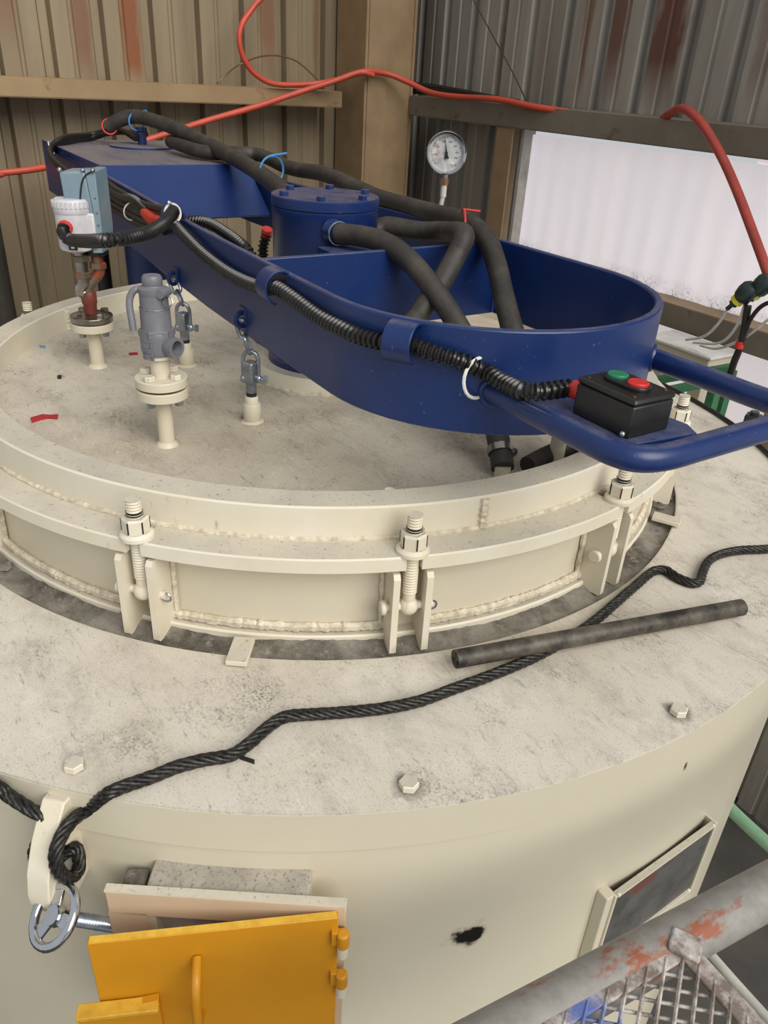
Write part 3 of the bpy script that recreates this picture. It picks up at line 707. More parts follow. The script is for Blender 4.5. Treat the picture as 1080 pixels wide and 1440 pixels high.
# blue-grey pressure switch
ps = thing('pressure_switch', 'blue grey pressure switch box behind the white transmitter', 'switch box', L2+V((0, 0, zd_)))
c_ = L2+bk*.012-lf*.006; zs0, zs1 = zat(L2, 352), zat(L2, 238)
MR = Matrix((lf, bk, V((0, 0, 1)))).transposed()
def sp_(a, b, z): return c_+lf*a+bk*b+V((0, 0, z))
bx0 = [sp_(-.040, -.045, zs1-.004), sp_(.014, -.045, zs1), sp_(.022, -.045, zs0+.09), sp_(.008, -.045, zs0+.02), sp_(-.034, -.045, zs0+.03)]
MB().prism(bx0, bk*.075).build('cover', 'switch_paint', ps, bev=.004)
bx1 = [sp_(.0145, -.046, zs1+.002), sp_(.034, -.040, zs1+.001), sp_(.034, -.040, zs0+.05), sp_(.030, -.040, zs0), sp_(.010, -.046, zs0), sp_(.022, -.046, zs0+.09)]
MB().prism(bx1, bk*.08).build('back_box', 'switch_paint', ps, bev=.002)
for a_, z_ in ((-.038, zs1), (.010, zs1+.001), (.031, zs1+.002)): MB().sphere(sp_(a_, -.043, z_), .005, 10).build('cover_screw', 'zinc', ps)
MB().tube(spline([sp_(-.01, -.047, zs0+.05), sp_(.0, -.047, zs0+.12), sp_(.012, -.047, zs1-.012), sp_(.035, -.045, zs1+.003)], .01), .0016, 6).build('seal_wire', 'cable_black', ps)
for z_ in (zs0+.06, zs0+.085, zs0+.115): MB().sphere(sp_(.028, -.0425, z_), .003, 8).build('rivet', 'zinc', ps)
MB().lathe([(.012, zs0-.012), (.024, zs0-.008), (.024, zs0+.004), (.012, zs0+.006)], 20, L2).build('base_socket', 'cable_black', ps)

# ------------------------------------------------------------------ pressure gauge behind the arm
d_ = FW*FPX+RT*(628-540)-UP*(215-720); GC = CAM+d_*(2.12/FPX)
ga = thing('pressure_gauge', 'round white dial pressure gauge with a steel bezel on a thin tube', 'gauge', (GC.x, GC.y, ZL))
gn = (CAM-GC); gn.z *= .35; gn.normalize(); gn = (gn+V((0, 0, .05))+lf*(-.10)).normalized()
MB().lathe([(.0005, -.032), (.048, -.032), (.0515, -.026), (.0515, .002)], 40, GC, gn).build('case', 'stainless', ga)
MB().lathe([(.0505, -.004), (.0545, -.003), (.0545, .008), (.0515, .012), (.0475, .011), (.0475, .004)], 48, GC, gn, closed_prof=True).build('bezel', 'chrome', ga)
MB().lathe([(.0005, .0025), (.0475, .0025)], 48, GC, gn).build('dial', 'dial_white', ga)
gr_ = V((0, 0, 1)).cross(gn).normalized(); gu = gn.cross(gr_)
def gp(a, r, h): return GC+gr_*(r*math.sin(a))+gu*(r*math.cos(a))+gn*h
m = MB(); mg = MB()
for k in range(41):
    a = math.radians(-135+270*k/40); r0 = .036 if k % 5 == 0 else .039
    e = (gp(a+.02, .04, 0)-gp(a-.02, .04, 0)).normalized()*(.0007 if k % 5 == 0 else .0004)
    m.add([gp(a, r0, .0032)-e, gp(a, r0, .0032)+e, gp(a, .042, .0032)+e, gp(a, .042, .0032)-e], [(0, 1, 2, 3)])
m.build('scale_ticks', 'ink', ga)
for ang_, mt_ in ((-100, 'ink_red'), (-62, 'ink_red'), (18, 'ink_grey'), (52, 'ink_grey'), (84, 'ink_grey'), (112, 'ink_grey'), (-18, 'ink_grey')):
    a = math.radians(ang_); c0 = gp(a, .029, .0032); m = MB()
    for s_ in (-1, 0, 1):
        cc = c0+gr_*(s_*.0032); m.add([cc-gr_*.0010-gu*.0022, cc+gr_*.0010-gu*.0022, cc+gr_*.0010+gu*.0022, cc-gr_*.0010+gu*.0022], [(0, 1, 2, 3)])
    m.build('scale_figures', mt_, ga)
a = math.radians(-9)
MB().prism([gp(a+PI/2, .0018, .006), gp(a, .040, .006), gp(a-PI/2, .0018, .006), gp(a+PI-.45, .016, .006), gp(a+PI+.45, .016, .006)], gn*.001).build('needle', 'ink', ga)
MB().lathe([(.0005, .0075), (.004, .0075), (.004, .002)], 16, GC, gn).build('needle_hub', 'ink', ga)
gb = GC-V((0, 0, .054))
MB().cyl(gb+V((0, 0, .006)), gb-V((0, 0, .014)), .009, 12).build('stem', 'stainless', ga)
MB().cyl(gb-V((0, 0, .010)), gb-V((0, 0, .026)), .0125, 6).build('stem_nut', 'rusty_fitting', ga, label='rusty orange union nut')
MB().cyl(gb-V((0, 0, .024)), gb-V((0, 0, .058)), .0085, 12).build('socket', 'pipe_white', ga)
MB().tube(spline([gb-V((0, 0, .055)), gb-V((0, 0, .10))-lf*.006, gb-V((0, 0, .2))-lf*.012, V((gb.x, gb.y, ZL))-lf*.01], .02), .0065, 10).build('tube', 'pipe_white', ga)

# ================================================================== BLUE SWING ARM
ar = thing('swing_arm', 'dark blue steel swing arm with a rounded front and a tube handle', 'swing arm', (-1.5, .05, FZ))
ZT, ZB = .52, .362
oc = []          # centre line of the bent side band
back = [(-1.78, -.232), (-.95, -.238), (-.6, -.252), (-.3, -.268), (0, -.282), (.3, -.288), (.57, -.290)]
front = [(.57+.29*math.sin(a), -.29*math.cos(a)) for a in [PI*k/28 for k in range(1, 28)]]
far = [(x, -y) for x, y in back[::-1]]
cl_ = back+front+far
def offs(pts, d):
    r = []
    for i, (x, y) in enumerate(pts):
        a = V(pts[max(0, i-1)]); b = V(pts[min(len(pts)-1, i+1)]); t_ = (b-a).normalized(); r.append((x+t_.y*d, y-t_.x*d))
    return r
oo, ii = offs(cl_, .007), offs(cl_, -.007); vs = []; fs = []; n = len(cl_)
for k in range(n):
    be = .003
    vs += [(oo[k][0], oo[k][1], ZB), (oo[k][0], oo[k][1], ZT), (ii[k][0], ii[k][1], ZT), (ii[k][0], ii[k][1], ZB)]
for k in range(n-1):
    for j in range(4): fs.append((k*4+j, (k+1)*4+j, (k+1)*4+(j+1) % 4, k*4+(j+1) % 4))
fs += [(0, 1, 2, 3), tuple((n-1)*4+j for j in (3, 2, 1, 0))]
band = MB().add(vs, fs).build('side_band', 'blue_paint', ar, bev=.003)
MB().box((.27, 0, (ZB+.516)/2), (.012, .563, .516-ZB)).build('cross_web', 'blue_paint', ar, bev=.002)
m = MB(); path = [(.277, -.279, z*.001) for z in range(366, 516, 6)]; rnd = random.Random(2)
m.tube(path, [.005+.002*rnd.random() for _ in path], 6); m.build('web_weld', 'blue_paint', ar)
MB().tube([(.277, .279, p_[2]) for p_ in path], [.005+.002*rnd.random() for _ in path], 6).build('web_weld', 'blue_paint', ar)
for z_ in (.38, .49): MB().box((.19, 0, z_), (.15, .16, .012)).build('bracket_plate', 'blue_paint', ar)
# hood at the pivot end
hz = .541
MB().prism([(-1.78, -.238, hz-.008), (-.955, -.244, hz-.008), (-.955, .232, hz-.008), (-1.78, .228, hz-.008)], (0, 0, .008)).build('hood_top', 'blue_dusty', ar, bev=.002)
MB().prism([(-.957, -.243, hz-.001), (-.957, .232, hz-.001), (-.768, .222, .413), (-.768, -.238, .413)], (-.008, 0, -.006)).build('hood_front', 'blue_paint', ar, bev=.002)
MB().prism([(-1.78, -.238, ZT-.01), (-.957, -.244, ZT-.01), (-.957, -.244, hz-.006), (-1.78, -.238, hz-.006)], (0, .008, 0)).build('hood_side', 'blue_paint', ar)
MB().prism([(-1.78, .228, ZT-.01), (-.957, .232, ZT-.01), (-.957, .232, hz-.006), (-1.78, .228, hz-.006)], (0, -.008, 0)).build('hood_side', 'blue_paint', ar)
MB().box((-1.78, 0, (ZB+hz)/2-.004), (.012, .47, hz-ZB-.008)).build('back_plate', 'blue_paint', ar)
MB().prism([(-1.78, -.225, ZB), (-1.05, -.23, ZB), (-1.05, .23, ZB), (-1.78, .225, ZB)], (0, 0, .012)).build('bottom_plate', 'blue_paint', ar)
MB().lathe([(.12, FZ), (.12, FZ+.03), (.098, FZ+.04), (.098, ZB+.004)], 40, (-1.5, .05, 0)).build('pivot_post', 'blue_paint', ar)
PVT = V((-1.5, .055, hz))
MB().lathe([(.0005, 0), (.115, 0), (.115, .006), (.10, .009), (.0005, .009)], 48, PVT).build('pivot_cap', 'blue_dusty', ar)
MB().lathe([(.016, .004), (.016, .05), (.02, .054), (.02, .066), (.0005, .07)], 18, PVT).build('swivel_stub', 'blue_paint', ar)
# hydraulic cylinder over the lid centre
ZC = .582
cyb = MB().lathe([(.02, .232), (.105, .232), (.117, .25), (.117, ZC-.040), (.1185, ZC-.038), (.1185, ZC-.024), (.117, ZC-.0235)], 64).build('lift_cylinder', 'blue_paint', ar)
MB().lathe([(.117, ZC-.022), (.1195, ZC-.021), (.1195, ZC-.002), (.1175, ZC), (.0005, ZC)], 64).build('cylinder_cover', 'blue_paint', cyb)
cb = MB().lathe(hexprof(.009, .0105), 6).mesh('cover_bolt', 'blue_paint', ang=20)
for k in range(6):
    a = math.radians(-94+60*k); inst('cover_bolt', cb, cyb, T((.098*math.cos(a), .098*math.sin(a), ZC), a))
NZ = at(470, 325, rad=.117); nd = V((NZ.x, NZ.y, 0)).normalized()
MB().lathe([(.027, -.004), (.023, .004), (.019, .010), (.019, .028)], 20, V((NZ.x, NZ.y, NZ.z)), (nd+V((0, .25, -.05))).normalized()).build('nozzle', 'blue_paint', cyb)
MB().lathe([(.05, .205), (.132, .205), (.132, .225), (.09, .232), (.05, .232)], 48).build('base_flange', 'blue_paint', cyb)
nb = MB().lathe(hexprof(.014, .012), 6).mesh('base_nut', 'blue_paint', ang=20)
for k in range(8):
    a = 2*PI*k/8+.2; inst('base_nut', nb, cyb, T((.115*math.cos(a), .115*math.sin(a), .224), a))
# outside face of the arm, for things that hang on it
def arm_at(x, y, off):
    q_ = at(x, y, Y=-(.288+off))
    if q_.x < .57:
        if q_.x < 0: q_ = at(x, y, Y=-(.288+off)-q_.x*.045)
        return q_
    d = FW*FPX+RT*(x-540)-UP*(y-720); o_ = CAM-V((.57, 0, 0)); r_ = .29+off
    a = d.x**2+d.y**2; b = o_.x*d.x+o_.y*d.y; c = o_.x**2+o_.y**2-r_*r_; D = b*b-a*c
    return CAM+d*((-b-math.sqrt(max(D, 0)))/a)
def clip(x, y, r=.026, wd=.034):
    c = arm_at(x, y, .018); t_ = V((1, 0, 0))
    if c.x > .57: rr_ = V((c.x-.57, c.y, 0)).normalized(); t_ = V((-rr_.y, rr_.x, 0))
    m = MB(); a0, a1 = math.radians(-15), math.radians(250)
    ax = t_; up = V((0, 0, 1)); outw = ax.cross(up)
    pts = []
    for k in range(15):
        a = a0+(a1-a0)*k/14; pts.append((math.cos(a), math.sin(a)))
    vs = []
    for s_ in (-wd/2, wd/2):
        for rr_ in (r, r-.004):
            for cx, sx in pts: vs.append(c+ax*s_+(-outw if False else outw)*(-cx*rr_*1.0)+up*(sx*rr_))
    K = 15; fs = []
    for k in range(K-1):
        fs += [(k, k+1, 2*K+k+1, 2*K+k), (K+k, 3*K+k, 3*K+k+1, K+k+1), (k, K+k, K+k+1, k+1), (2*K+k, 2*K+k+1, 3*K+k+1, 3*K+k)]
    fs += [(0, 2*K, 3*K, K), (K-1, 2*K-1, 4*K-1, 3*K-1)]
    m.add(vs, fs); m.build('conduit_clip', 'blue_worn' if False else 'blue_paint', ar, bev=.001); return c
clip(243, 306, .024, .03); clip(388, 402, .030, .042); clip(568, 481, .030, .044)
# handle of bent tube
HZ = .43
path = spline([(.80, -.165, HZ), (.86, -.165, HZ), (.94, -.165, HZ), (1.0, -.165, HZ), (1.04, -.163, HZ), (1.068, -.150, HZ), (1.082, -.115, HZ), (1.083, -.05, HZ), (1.083, 0, HZ), (1.083, .07, HZ), (1.083, .13, HZ), (1.07, .172, HZ), (1.035, .187, HZ), (.98, .187, HZ), (.9, .187, HZ), (.78, .187, HZ)], .008)
MB().tube(path, .0175, 18).build('handle', 'blue_paint', ar)
for yy in (-.165, .187):
    xx = .57+math.sqrt(.297**2-yy*yy); MB().torus((xx, yy, HZ), .0185, .006, V((xx-.57, yy, 0)), 20, 8).build('handle_weld', 'blue_paint', ar)
MB().prism([(.885, -.185, HZ+.008), (1.055, -.165, HZ+.008), (1.072, -.045, HZ+.008), (1.045, -.030, HZ+.008), (.93, -.045, HZ+.008)], (0, 0, .006)).build('button_bracket', 'blue_paint', ar, bev=.001)
# chain lugs under the near plate
def chain_set(bx, by, topx, topy, label):
    b = at(bx, by, z=ZL); tp = arm_at(topx, topy, .012)
    lg = MB(); lg.lathe([(.0235, ZL), (.01555, ZL+.003), (.0180, ZL+.007), (.0180, ZL+.038), (.0165, ZL+.040), (.0005, ZL+.040)], 24, (b.x, b.y, 0)).build('hanger_socket', 'cream_paint', li)
    h = thing('chain_hanger', label, 'chain', (b.x, b.y, ZL+.040), 'chain hangers between arm and lid')
    B = V((b.x, b.y, 0)); z = ZL+.040
    MB().lathe([(.0135, z), (.0135, z+.014), (.012, z+.016), (.010, z+.016)], 20, B).build('collar', 'cream_worn', h)
    MB().lathe([(.0105, z+.014), (.0105, z+.024)], 18, B).build('bare_ring', 'black_dirt', h)
    MB().lathe([(.011, z+.024), (.011, z+.044), (.013, z+.048)], 18, B).build('rod', 'zinc', h)
    MB().box(B+V((0, 0, z+.066)), (.024, .025, .046), .5).build('fork_block', 'zinc', h, bev=.004)
    zs = z+.066
    # bow shackle
    sh = []
    e = RT.copy(); e.z = 0; e.normalize()
    for k in range(13):
        a = PI*k/12; sh.append(B+e*(.0155*math.cos(a))+V((0, 0, zs+.024+.020*math.sin(a))))
    sh = [B+e*.0155+V((0, 0, zs-.012))]+sh+[B-e*.0155+V((0, 0, zs-.012))]
    shk = MB().tube(sh, .0042, 10).build('shackle', 'zinc', h)
    for s_ in (-1, 1): MB().sphere(B+e*(.0155*s_)+V((0, 0, zs-.014)), .0075, 12, (1, 1, 1.2)).build('shackle_eye', 'zinc', shk)
    MB().cyl(B-e*.022+V((0, 0, zs-.014)), B+e*.027+V((0, 0, zs-.014)), .005, 10).cyl(B+e*.026+V((0, 0, zs-.014)), B+e*.033+V((0, 0, zs-.014)), .009, 6).build('shackle_pin', 'zinc', shk)
    P0 = B+V((0, 0, zs+.043)); P1 = V(tp); dv = P1-P0; nl = max(2, int(round(dv.length/.036))); stp = dv/nl
    for k in range(nl):
        c = P0+stp*(k+.5); d = stp.normalized(); s1 = d.cross(e if k % 2 == 0 else bk).normalized(); s2 = d.cross(s1)
        rot = Matrix((d, s1, s2)).transposed()
        MB().torus(c, .0105, .0042, n=20, m=8, sx=1+ (stp.length*.5+.003-.0105)/.0105, rot=rot).build('chain_link', 'zinc', h)
    return tp
c1 = chain_set(355, 592, 338, 452, 'zinc shackle and chain hanger next to the lid centre boss')
c2 = chain_set(263, 513, 243, 394, 'zinc shackle and chain hanger right behind the grey safety valve')
for c in (c1, c2):
    MB().torus(c+V((0, .002, .004)), .013, .005, (1, .2, 0), 18, 8).build('chain_eye', 'blue_paint', ar)
    MB().box(c+V((0, .010, .012)), (.03, .012, .034)).build('chain_pad', 'blue_paint', ar, bev=.002)

# ------------------------------------------------------------------ push-button box on the handle
bb = thing('button_box', 'black two button control box with green and red buttons on the handle', 'control box', (.997, -.106, HZ+.014))
bz = HZ+.014; bc = V((.998, -.108, 0)); bl, bw = .096, .074
MB().box(bc+V((0, 0, bz+.021)), (bl, bw, .042)).build('base', 'box_black', bb, bev=.003)
MB().prism([bc+V((-bl/2-.001, -bw/2-.001, bz+.042)), bc+V((bl/2+.001, -bw/2-.001, bz+.042)), bc+V((bl/2+.001, bw/2+.001, bz+.042)), bc+V((-bl/2-.001, bw/2+.001, bz+.042))], (0, 0, .009)).build('cover', 'box_black', bb, bev=.0055, seg=3)
tz = bz+.051
pts = []
for k in range(16):
    a = PI*k/15-PI/2; pts.append(bc+V((.017+.0165*math.cos(a), .0165*math.sin(a), tz-.001)))
for k in range(16):
    a = PI*k/15+PI/2; pts.append(bc+V((-.017+.0165*math.cos(a), .0165*math.sin(a), tz-.001)))
MB().prism(pts, (0, 0, .006)).build('button_bezel', 'box_black', bb, bev=.0015)
for s_, mt_, nm in ((-.0165, 'green_button', 'green_button'), (.0170, 'red_button', 'red_button')):
    MB().lathe([(.0005, .0), (.0135, 0), (.0135, .0045), (.012, .006), (.0005, .006)], 28, bc+V((s_, 0, tz+.003))).build(nm, mt_, bb)
for sx in (-1, 1):
    for sy in (-1, 1): MB().lathe([(.0005, 0), (.003, 0), (.0025, .0015), (.0005, .0015)], 12, bc+V((sx*(bl/2-.010), sy*(bw/2-.009), tz-.0005))).build('cover_screw', 'dark_pipe', bb)
MB().sphere(bc+V((bl/2-.008, -bw/2-.001, bz+.005)), .004, 10).build('fixing_screw', 'zinc', bb)
GL = bc+V((-bl/2, -bw/2+.022, bz+.022)); 
MB().lathe([(.008, -.002), (.010, 0), (.0125, .004), (.0125, .022), (.0105, .026)], 20, GL, (-1, -.12, .05)).build('cable_gland', 'red_plastic', bb)

# ================================================================== HOSES, CONDUITS, CABLES
def hose(name, pts, r, mat, label, cat, group=None, n=14, step=.014):
    return MB().tube(spline(pts, step), r, n).build(name, mat, None, label=label, cat=cat, group=group, ang=60)
G = 'thick black rubber hoses on the arm'
HR = .0215
NO = NZ+(nd+V((0, .25, -.05))).normalized()*.020
hD = [NO, at(500, 331, X=.17), at(535, 339, X=.235), at(572, 363, X=.31), at(612, 410, X=.39), at(648, 465, X=.47), at(672, 520, X=.53), at(692, 580, X=.59), at(703, 630, X=.625), at(707, 658, z=.196)]
hose('rubber_hose', hD, HR, 'rubber', 'black rubber hose from the cylinder nozzle down through the arm to the lid', 'hose', G)
hE = V(hD[-1]); hE2 = V(hD[-2])
hc_ = thing('hose_clamp', 'steel worm drive clamp around the hose end under the arm', 'clamp', hE2+(hE-hE2)*.15)
dcl = (hE-hE2).normalized(); cc = hE2+(hE-hE2)*.12
MB().lathe([(.0222, -.007), (.0238, -.007), (.0238, .007), (.0222, .007)], 28, cc, dcl, closed_prof=True).build('strap', 'stainless', hc_)
MB().box(cc+lf*.024-bk*.006, (.010, .016, .012), .4).build('screw_housing', 'stainless', hc_, bev=.001)
MB().lathe([(.015, ZL), (.015, ZL+.022)], 18, (hE.x, hE.y, 0)).build('hose_nipple', 'cream_paint', li)
hA = [at(152, 178, X=-1.56), at(168, 169, X=-1.53), at(192, 164, X=-1.49), at(240, 178, X=-1.32), at(300, 207, X=-1.05), at(345, 231, X=-.80), at(385, 258, X=-.50), at(415, 285, X=-.27), at(440, 315, X=-.15)]
hose('rubber_hose', hA, .0235, 'rubber', 'black rubber hose rising over the hood tied with blue string', 'hose', G)
hB = [at(240, 199, X=-1.32), at(290, 214, X=-1.05), at(360, 217, Y=.30), at(407, 236, Y=.30), at(453, 244, Y=.29), at(490, 259, Y=.285), at(530, 277, Y=.285), at(575, 290, Y=.29), at(620, 302, Y=.285), at(655, 312, Y=.265), at(683, 335, Y=.235), at(698, 372, Y=.20), at(709, 420, Y=.16), at(724, 475, Y=.12), at(752, 550, Y=.09), at(790, 600, z=.30), at(830, 618, z=.255)]
hose('rubber_hose', hB, HR, 'rubber', 'black rubber hose along the far arm plate bending down into the arm end', 'hose', G)
hC = [V((.03, .10, .49)), at(540, 318, Y=.14), at(590, 325, Y=.19), at(630, 326, Y=.20), at(652, 330, X=.34), at(645, 352, X=.35), at(620, 398, X=.37), at(590, 440, X=.38), at(560, 480, X=.38), at(530, 520, z=.20)]
hose('rubber_hose', hC, HR, 'rubber', 'black rubber hose leaving the cylinder back and doubling down to the lid', 'hose', G)
# hose end and elbow under the arm front
eb = at(780, 654, z=ZL)
el = MB().tube(spline([eb, eb+V((0, 0, .05)), eb+V((-.004, .004, .09)), eb+V((-.02, .02, .125)), eb+V((-.05, .045, .14))], .005), .0150, 14)
el.lathe([(.022, 0), (.0165, .008)], 18, eb).build('pipe_elbow', 'cream_paint', li)
hose('lid_hose', [at(742, 655, z=.190), at(770, 640, z=.196), at(812, 622, z=.215), at(845, 606, z=.255)], .0185, 'rubber', 'short black hose lying behind the cream elbow under the arm', 'hose')
# corrugated conduits on the near side of the arm
def conduit(pts, r, label, group='black corrugated conduits on the arm'):
    sp, rr = ribbed(pts, r, .0026, .0098)
    return MB().tube(sp, rr, 12).build('corrugated_conduit', 'conduit_black', None, label=label, cat='conduit', group=group, ang=35)
k2 = [arm_at(x, y, .020) for x, y in [(238, 302), (248, 318), (264, 336), (288, 359), (322, 384), (352, 399), (374, 405), (390, 405), (412, 419), (450, 446), (490, 466), (520, 477), (548, 482), (568, 482), (604, 494), (640, 505)]]
k2 += [at(680, 521, z=.462), at(710, 539, z=.458), at(745, 551, z=.464), GL+V((-.026, -.005, .001))]
conduit(k2, .0113, 'long black corrugated conduit clipped along the near arm plate to the button box')
k1 = [PLUG+face*.006, PLUG+face*.018+lf*.004-V((0, 0, .008)), PLUG+face*.026+lf*.024-V((0, 0, .020)), at(150, 338, Y=-.50), at(200, 330, Y=-.42), at(230, 314, Y=-.35), arm_at(244, 297, .026)]
conduit(k1, .0122, 'black corrugated conduit from the white transmitter to the arm')
k3 = [arm_at(238, 318, .016), at(262, 312, Y=-.265), at(290, 313, Y=-.24), at(318, 328, Y=-.235), at(345, 350, Y=-.235), at(362, 375, Y=-.22)]
conduit(k3, .0115, 'black corrugated conduit dipping over the near arm plate into the arm')
k4 = [at(375, 330, Y=-.02), at(370, 350, Y=-.03), at(372, 372, Y=-.03), at(380, 400, Y=-.03)]
ck4 = conduit(k4, .0125, 'short black corrugated conduit with a red cap beside the cylinder')
MB().cyl(at(376, 322, Y=-.02), at(374, 333, Y=-.02), .0135, 14).build('end_cap', 'red_plastic', ck4, label='red plastic cap')
k5 = [arm_at(150, 262, .014), arm_at(170, 276, .015), arm_at(188, 281, .017), arm_at(204, 294, .018), arm_at(210, 302, .018)]
ck5 = conduit(k5, .0105, 'short black corrugated conduit ending in a red plug on the arm')
MB().tube([arm_at(205, 299, .019), arm_at(213, 306, .02), arm_at(222, 311, .02), arm_at(230, 312, .02)], [.0135, .016, .0145, .012], 14).build('end_plug', 'red_plastic', ck5, label='red plastic plug')
# cable bundle from the pivot round the hood
for i in range(5):
    jx, jz = (0, .004, -.006, .008, -.01)[i], (.0, .010, -.008, -.016, .018)[i]
    pts = [V((-1.49, .03+.01*i, hz+.028+.004*i)), at(165, 186+i, X=-1.62)+V((0, 0, .01)), at(128, 189+i*1.5, X=-1.72)+V((0, 0, jz*.3)), at(92, 193+i*2, Y=-.20), at(72, 206+i*3, Y=-.262), at(74+i, 222+i*2, Y=-.285), at(100, 244+i*2, Y=-.275)]
    pts += [arm_at(x, y+jz*900, .012+jx*.4) for x, y in [(135, 262), (165, 281), (200, 300), (232, 309)]]
    hose('control_cable', pts, .0075 if i % 2 else .0095, 'cable_black', 'thin black control cable in the bundle curling round the hood', 'cable', 'control cables round the hood', 10)
# ties
def tie(c, d, r, mat, name, label, group, rr=.0022, tail=None):
    m = MB().torus(c, r, rr, d, 22, 6)
    if tail is not None: m.tube([V(c)+V((0, 0, r)), V(c)+V((0, 0, r))+V(tail)*.5, V(c)+V((0, 0, r))+V(tail)], rr, 6)
    return m.build(name, mat, None, label=label, cat='tie', group=group)
tie(arm_at(243, 300, .026), (1, .2, .1), .0185, 'nylon_white', 'cable_tie', 'white cable tie where the transmitter conduit meets the arm', None, .0028, (.01, -.01, .006))
tie(arm_at(187, 297, .014), (1, .1, -.3), .024, 'nylon_white', 'cable_tie', 'white cable tie round the cable bundle on the near arm plate', None, .002)
tie(at(72, 208, Y=-.262), (.3, .8, .3), .020, 'nylon_white', 'cable_tie', 'white cable tie round the cables at the hood corner', None, .0018)
tie(V(k2[-4])+V((-.004, -.004, -.012)), (1, .1, .1), .029, 'nylon_white', 'cable_tie', 'white cable tie holding the conduit to the handle tube', None, .0026)
tie(at(192, 168, X=-1.49)+V((0, 0, -.006)), (1, .2, -.1), .030, 'blue_string', 'string_tie', 'blue string round the hose on the hood', None, .003, (.03, .03, .006))
tie(at(382, 240, X=-.62), (1, .15, -.1), .040, 'blue_string', 'string_tie', 'blue string round the two hoses beside the cylinder', None, .003, (.02, .04, .008))
tie(at(650, 320, Y=.24), (.5, .9, 0), .038, 'red_string', 'string_tie', 'red string tying the two hoses at their bend', None, .0022, (.02, .03, -.002))
tie(at(154, 178, X=-1.55), (1, -.3, .2), .025, 'red_string', 'string_tie', 'red string wound on the hose end over the hood', None, .003)
MB().torus(NO+V((.004, 0, 0)), .0235, .002, (nd+V((0, .25, -.05))), 24, 6).build('wire_clamp', 'zinc', None, label='twisted steel wire clamp on the cylinder nozzle', cat='clamp')

# ================================================================== LOOSE THINGS ON THE PLATE
def rope(path, R, label, name='wire_rope'):
    sp = spline(path, .004); P, TT, N = frames(sp); m = MB(); pitch = R*9; L = 0; ang = []
    for i in range(len(P)):
        if i: L += (P[i]-P[i-1]).length
        ang.append(2*PI*L/pitch)
    for k in range(6):
        pts = []
        for i in range(0, len(P)):
            a = ang[i]+2*PI*k/6; B = TT[i].cross(N[i]); pts.append(P[i]+(N[i]*math.cos(a)+B*math.sin(a))*R*.62)
        m.tube(pts, R*.40, 6)
    m.tube(P, R*.42, 6)
    return m.build(name, 'rope_steel', None, label=label, cat='rope', ang=80)
RR = .0092
rp = [at(x, y, z=RR) for x, y in [(1130, 766), (1080, 772), (1040, 774), (1012, 780), (996, 790), (988, 806), (984, 818), (972, 820), (952, 812), (936, 802), (918, 804), (896, 822), (866, 848), (838, 872), (800, 898), (750, 925), (690, 950), (640, 968), (590, 986), (540, 996), (480, 1002), (430, 1005), (402, 1008), (380, 1020), (350, 1046), (325, 1062), (290, 1068), (250, 1078), (215, 1092), (180, 1104), (150, 1117)]]
def ear(x, y, off):   # on the right face of the lifting lug
    d = FW*FPX+RT*(x-540)-UP*(y-720); nrm = V((-math.sin(LA), math.cos(LA), 0)); P0 = lugp(1.2, .016+off, 0)
    return CAM+d*((P0-CAM).dot(nrm)/d.dot(nrm))
rp += [ear(124, 1138, .020), ear(104, 1152, .014), ear(86, 1176, .011), ear(78, 1202, .011), ear(82, 1224, .011), ear(96, 1235, .012), ear(109, 1226, .014), ear(111, 1208, .014), ear(104, 1192, .006), lugp(hc.x, -.004, hc.y-.004), lugp(hc.x, -.028, hc.y+.002), at(64, 1155, rad=1.192), at(40, 1137, rad=1.19), at(12, 1119, rad=1.185), at(-30, 1092, rad=1.18), pol(1.182, -66, -.02), pol(1.150, -76, RR), pol(1.06, -90, RR), pol(1.0, -108, RR), pol(1.02, -126, RR)]
rope(rp, RR, 'black steel wire rope snaking over the plate and through the lifting lug')
a_, b_ = at(640, 927, z=.0305), at(1043, 854, z=.0195)
sp0 = MB(); ax = (b_-a_).normalized(); L = (b_-a_).length
sp0.lathe([(.0115, 0), (.0150, 0), (.0152, .002), (.0152, L-.002), (.0150, L), (.0115, L), (.0115, L-.02), (.0005, L-.02)], 24, a_, ax)
sp0.lathe([(.0115, .0), (.0115, .05), (.0005, .05)], 24, a_, ax)
sp0.build('steel_pipe', 'steel_scale', None, label='loose rusty dark steel pipe lying across the wire rope', cat='pipe')
def tab(x, y, w_, d_, rz, z, label):
    c = at(x, y, z=z); MB().box((c.x, c.y, z-.004), (w_, d_, .009), rz).build('steel_tab', 'cream_worn', None, bev=.001, label=label, cat='tab')
tab(338, 913, .062, .034, math.radians(-36), .012, 'small cream steel tab across the dirty groove, in front of the lid')
tab(938, 728, .058, .030, math.radians(30), .014, 'small cream steel tab beside rubble in the groove under the handle')
def scrap(pts, h, mat, name, label, cat, z):
    q = [at(x, y, z=z) for x, y in pts]; MB().prism(q, (0, 0, h)).build(name, mat, None, label=label, cat=cat)
scrap([(43, 589), (60, 584), (70, 585), (82, 584), (81, 590), (68, 589), (58, 591), (45, 595)], .003, 'cloth_red', 'cloth_scrap', 'red cloth scrap lying on the lid', 'scrap', ZL+.0002)
scrap([(181, 497), (193, 496), (194, 499), (182, 500)], .002, 'cloth_red', 'paper_scrap', 'tiny red scrap on the lid beside the safety valve', 'scrap', ZL+.0002)
scrap([(358, 478), (372, 484), (371, 487), (360, 482)], .002, 'cloth_red', 'paper_scrap', 'tiny red scrap on the lid next to the near arm plate', 'scrap', ZL+.0002)
scrap([(55, 486), (64, 487), (63, 490), (56, 489)], .002, 'scrap_blue', 'paper_scrap', 'tiny blue scrap on the lid next to the rim', 'scrap', ZL+.0002)
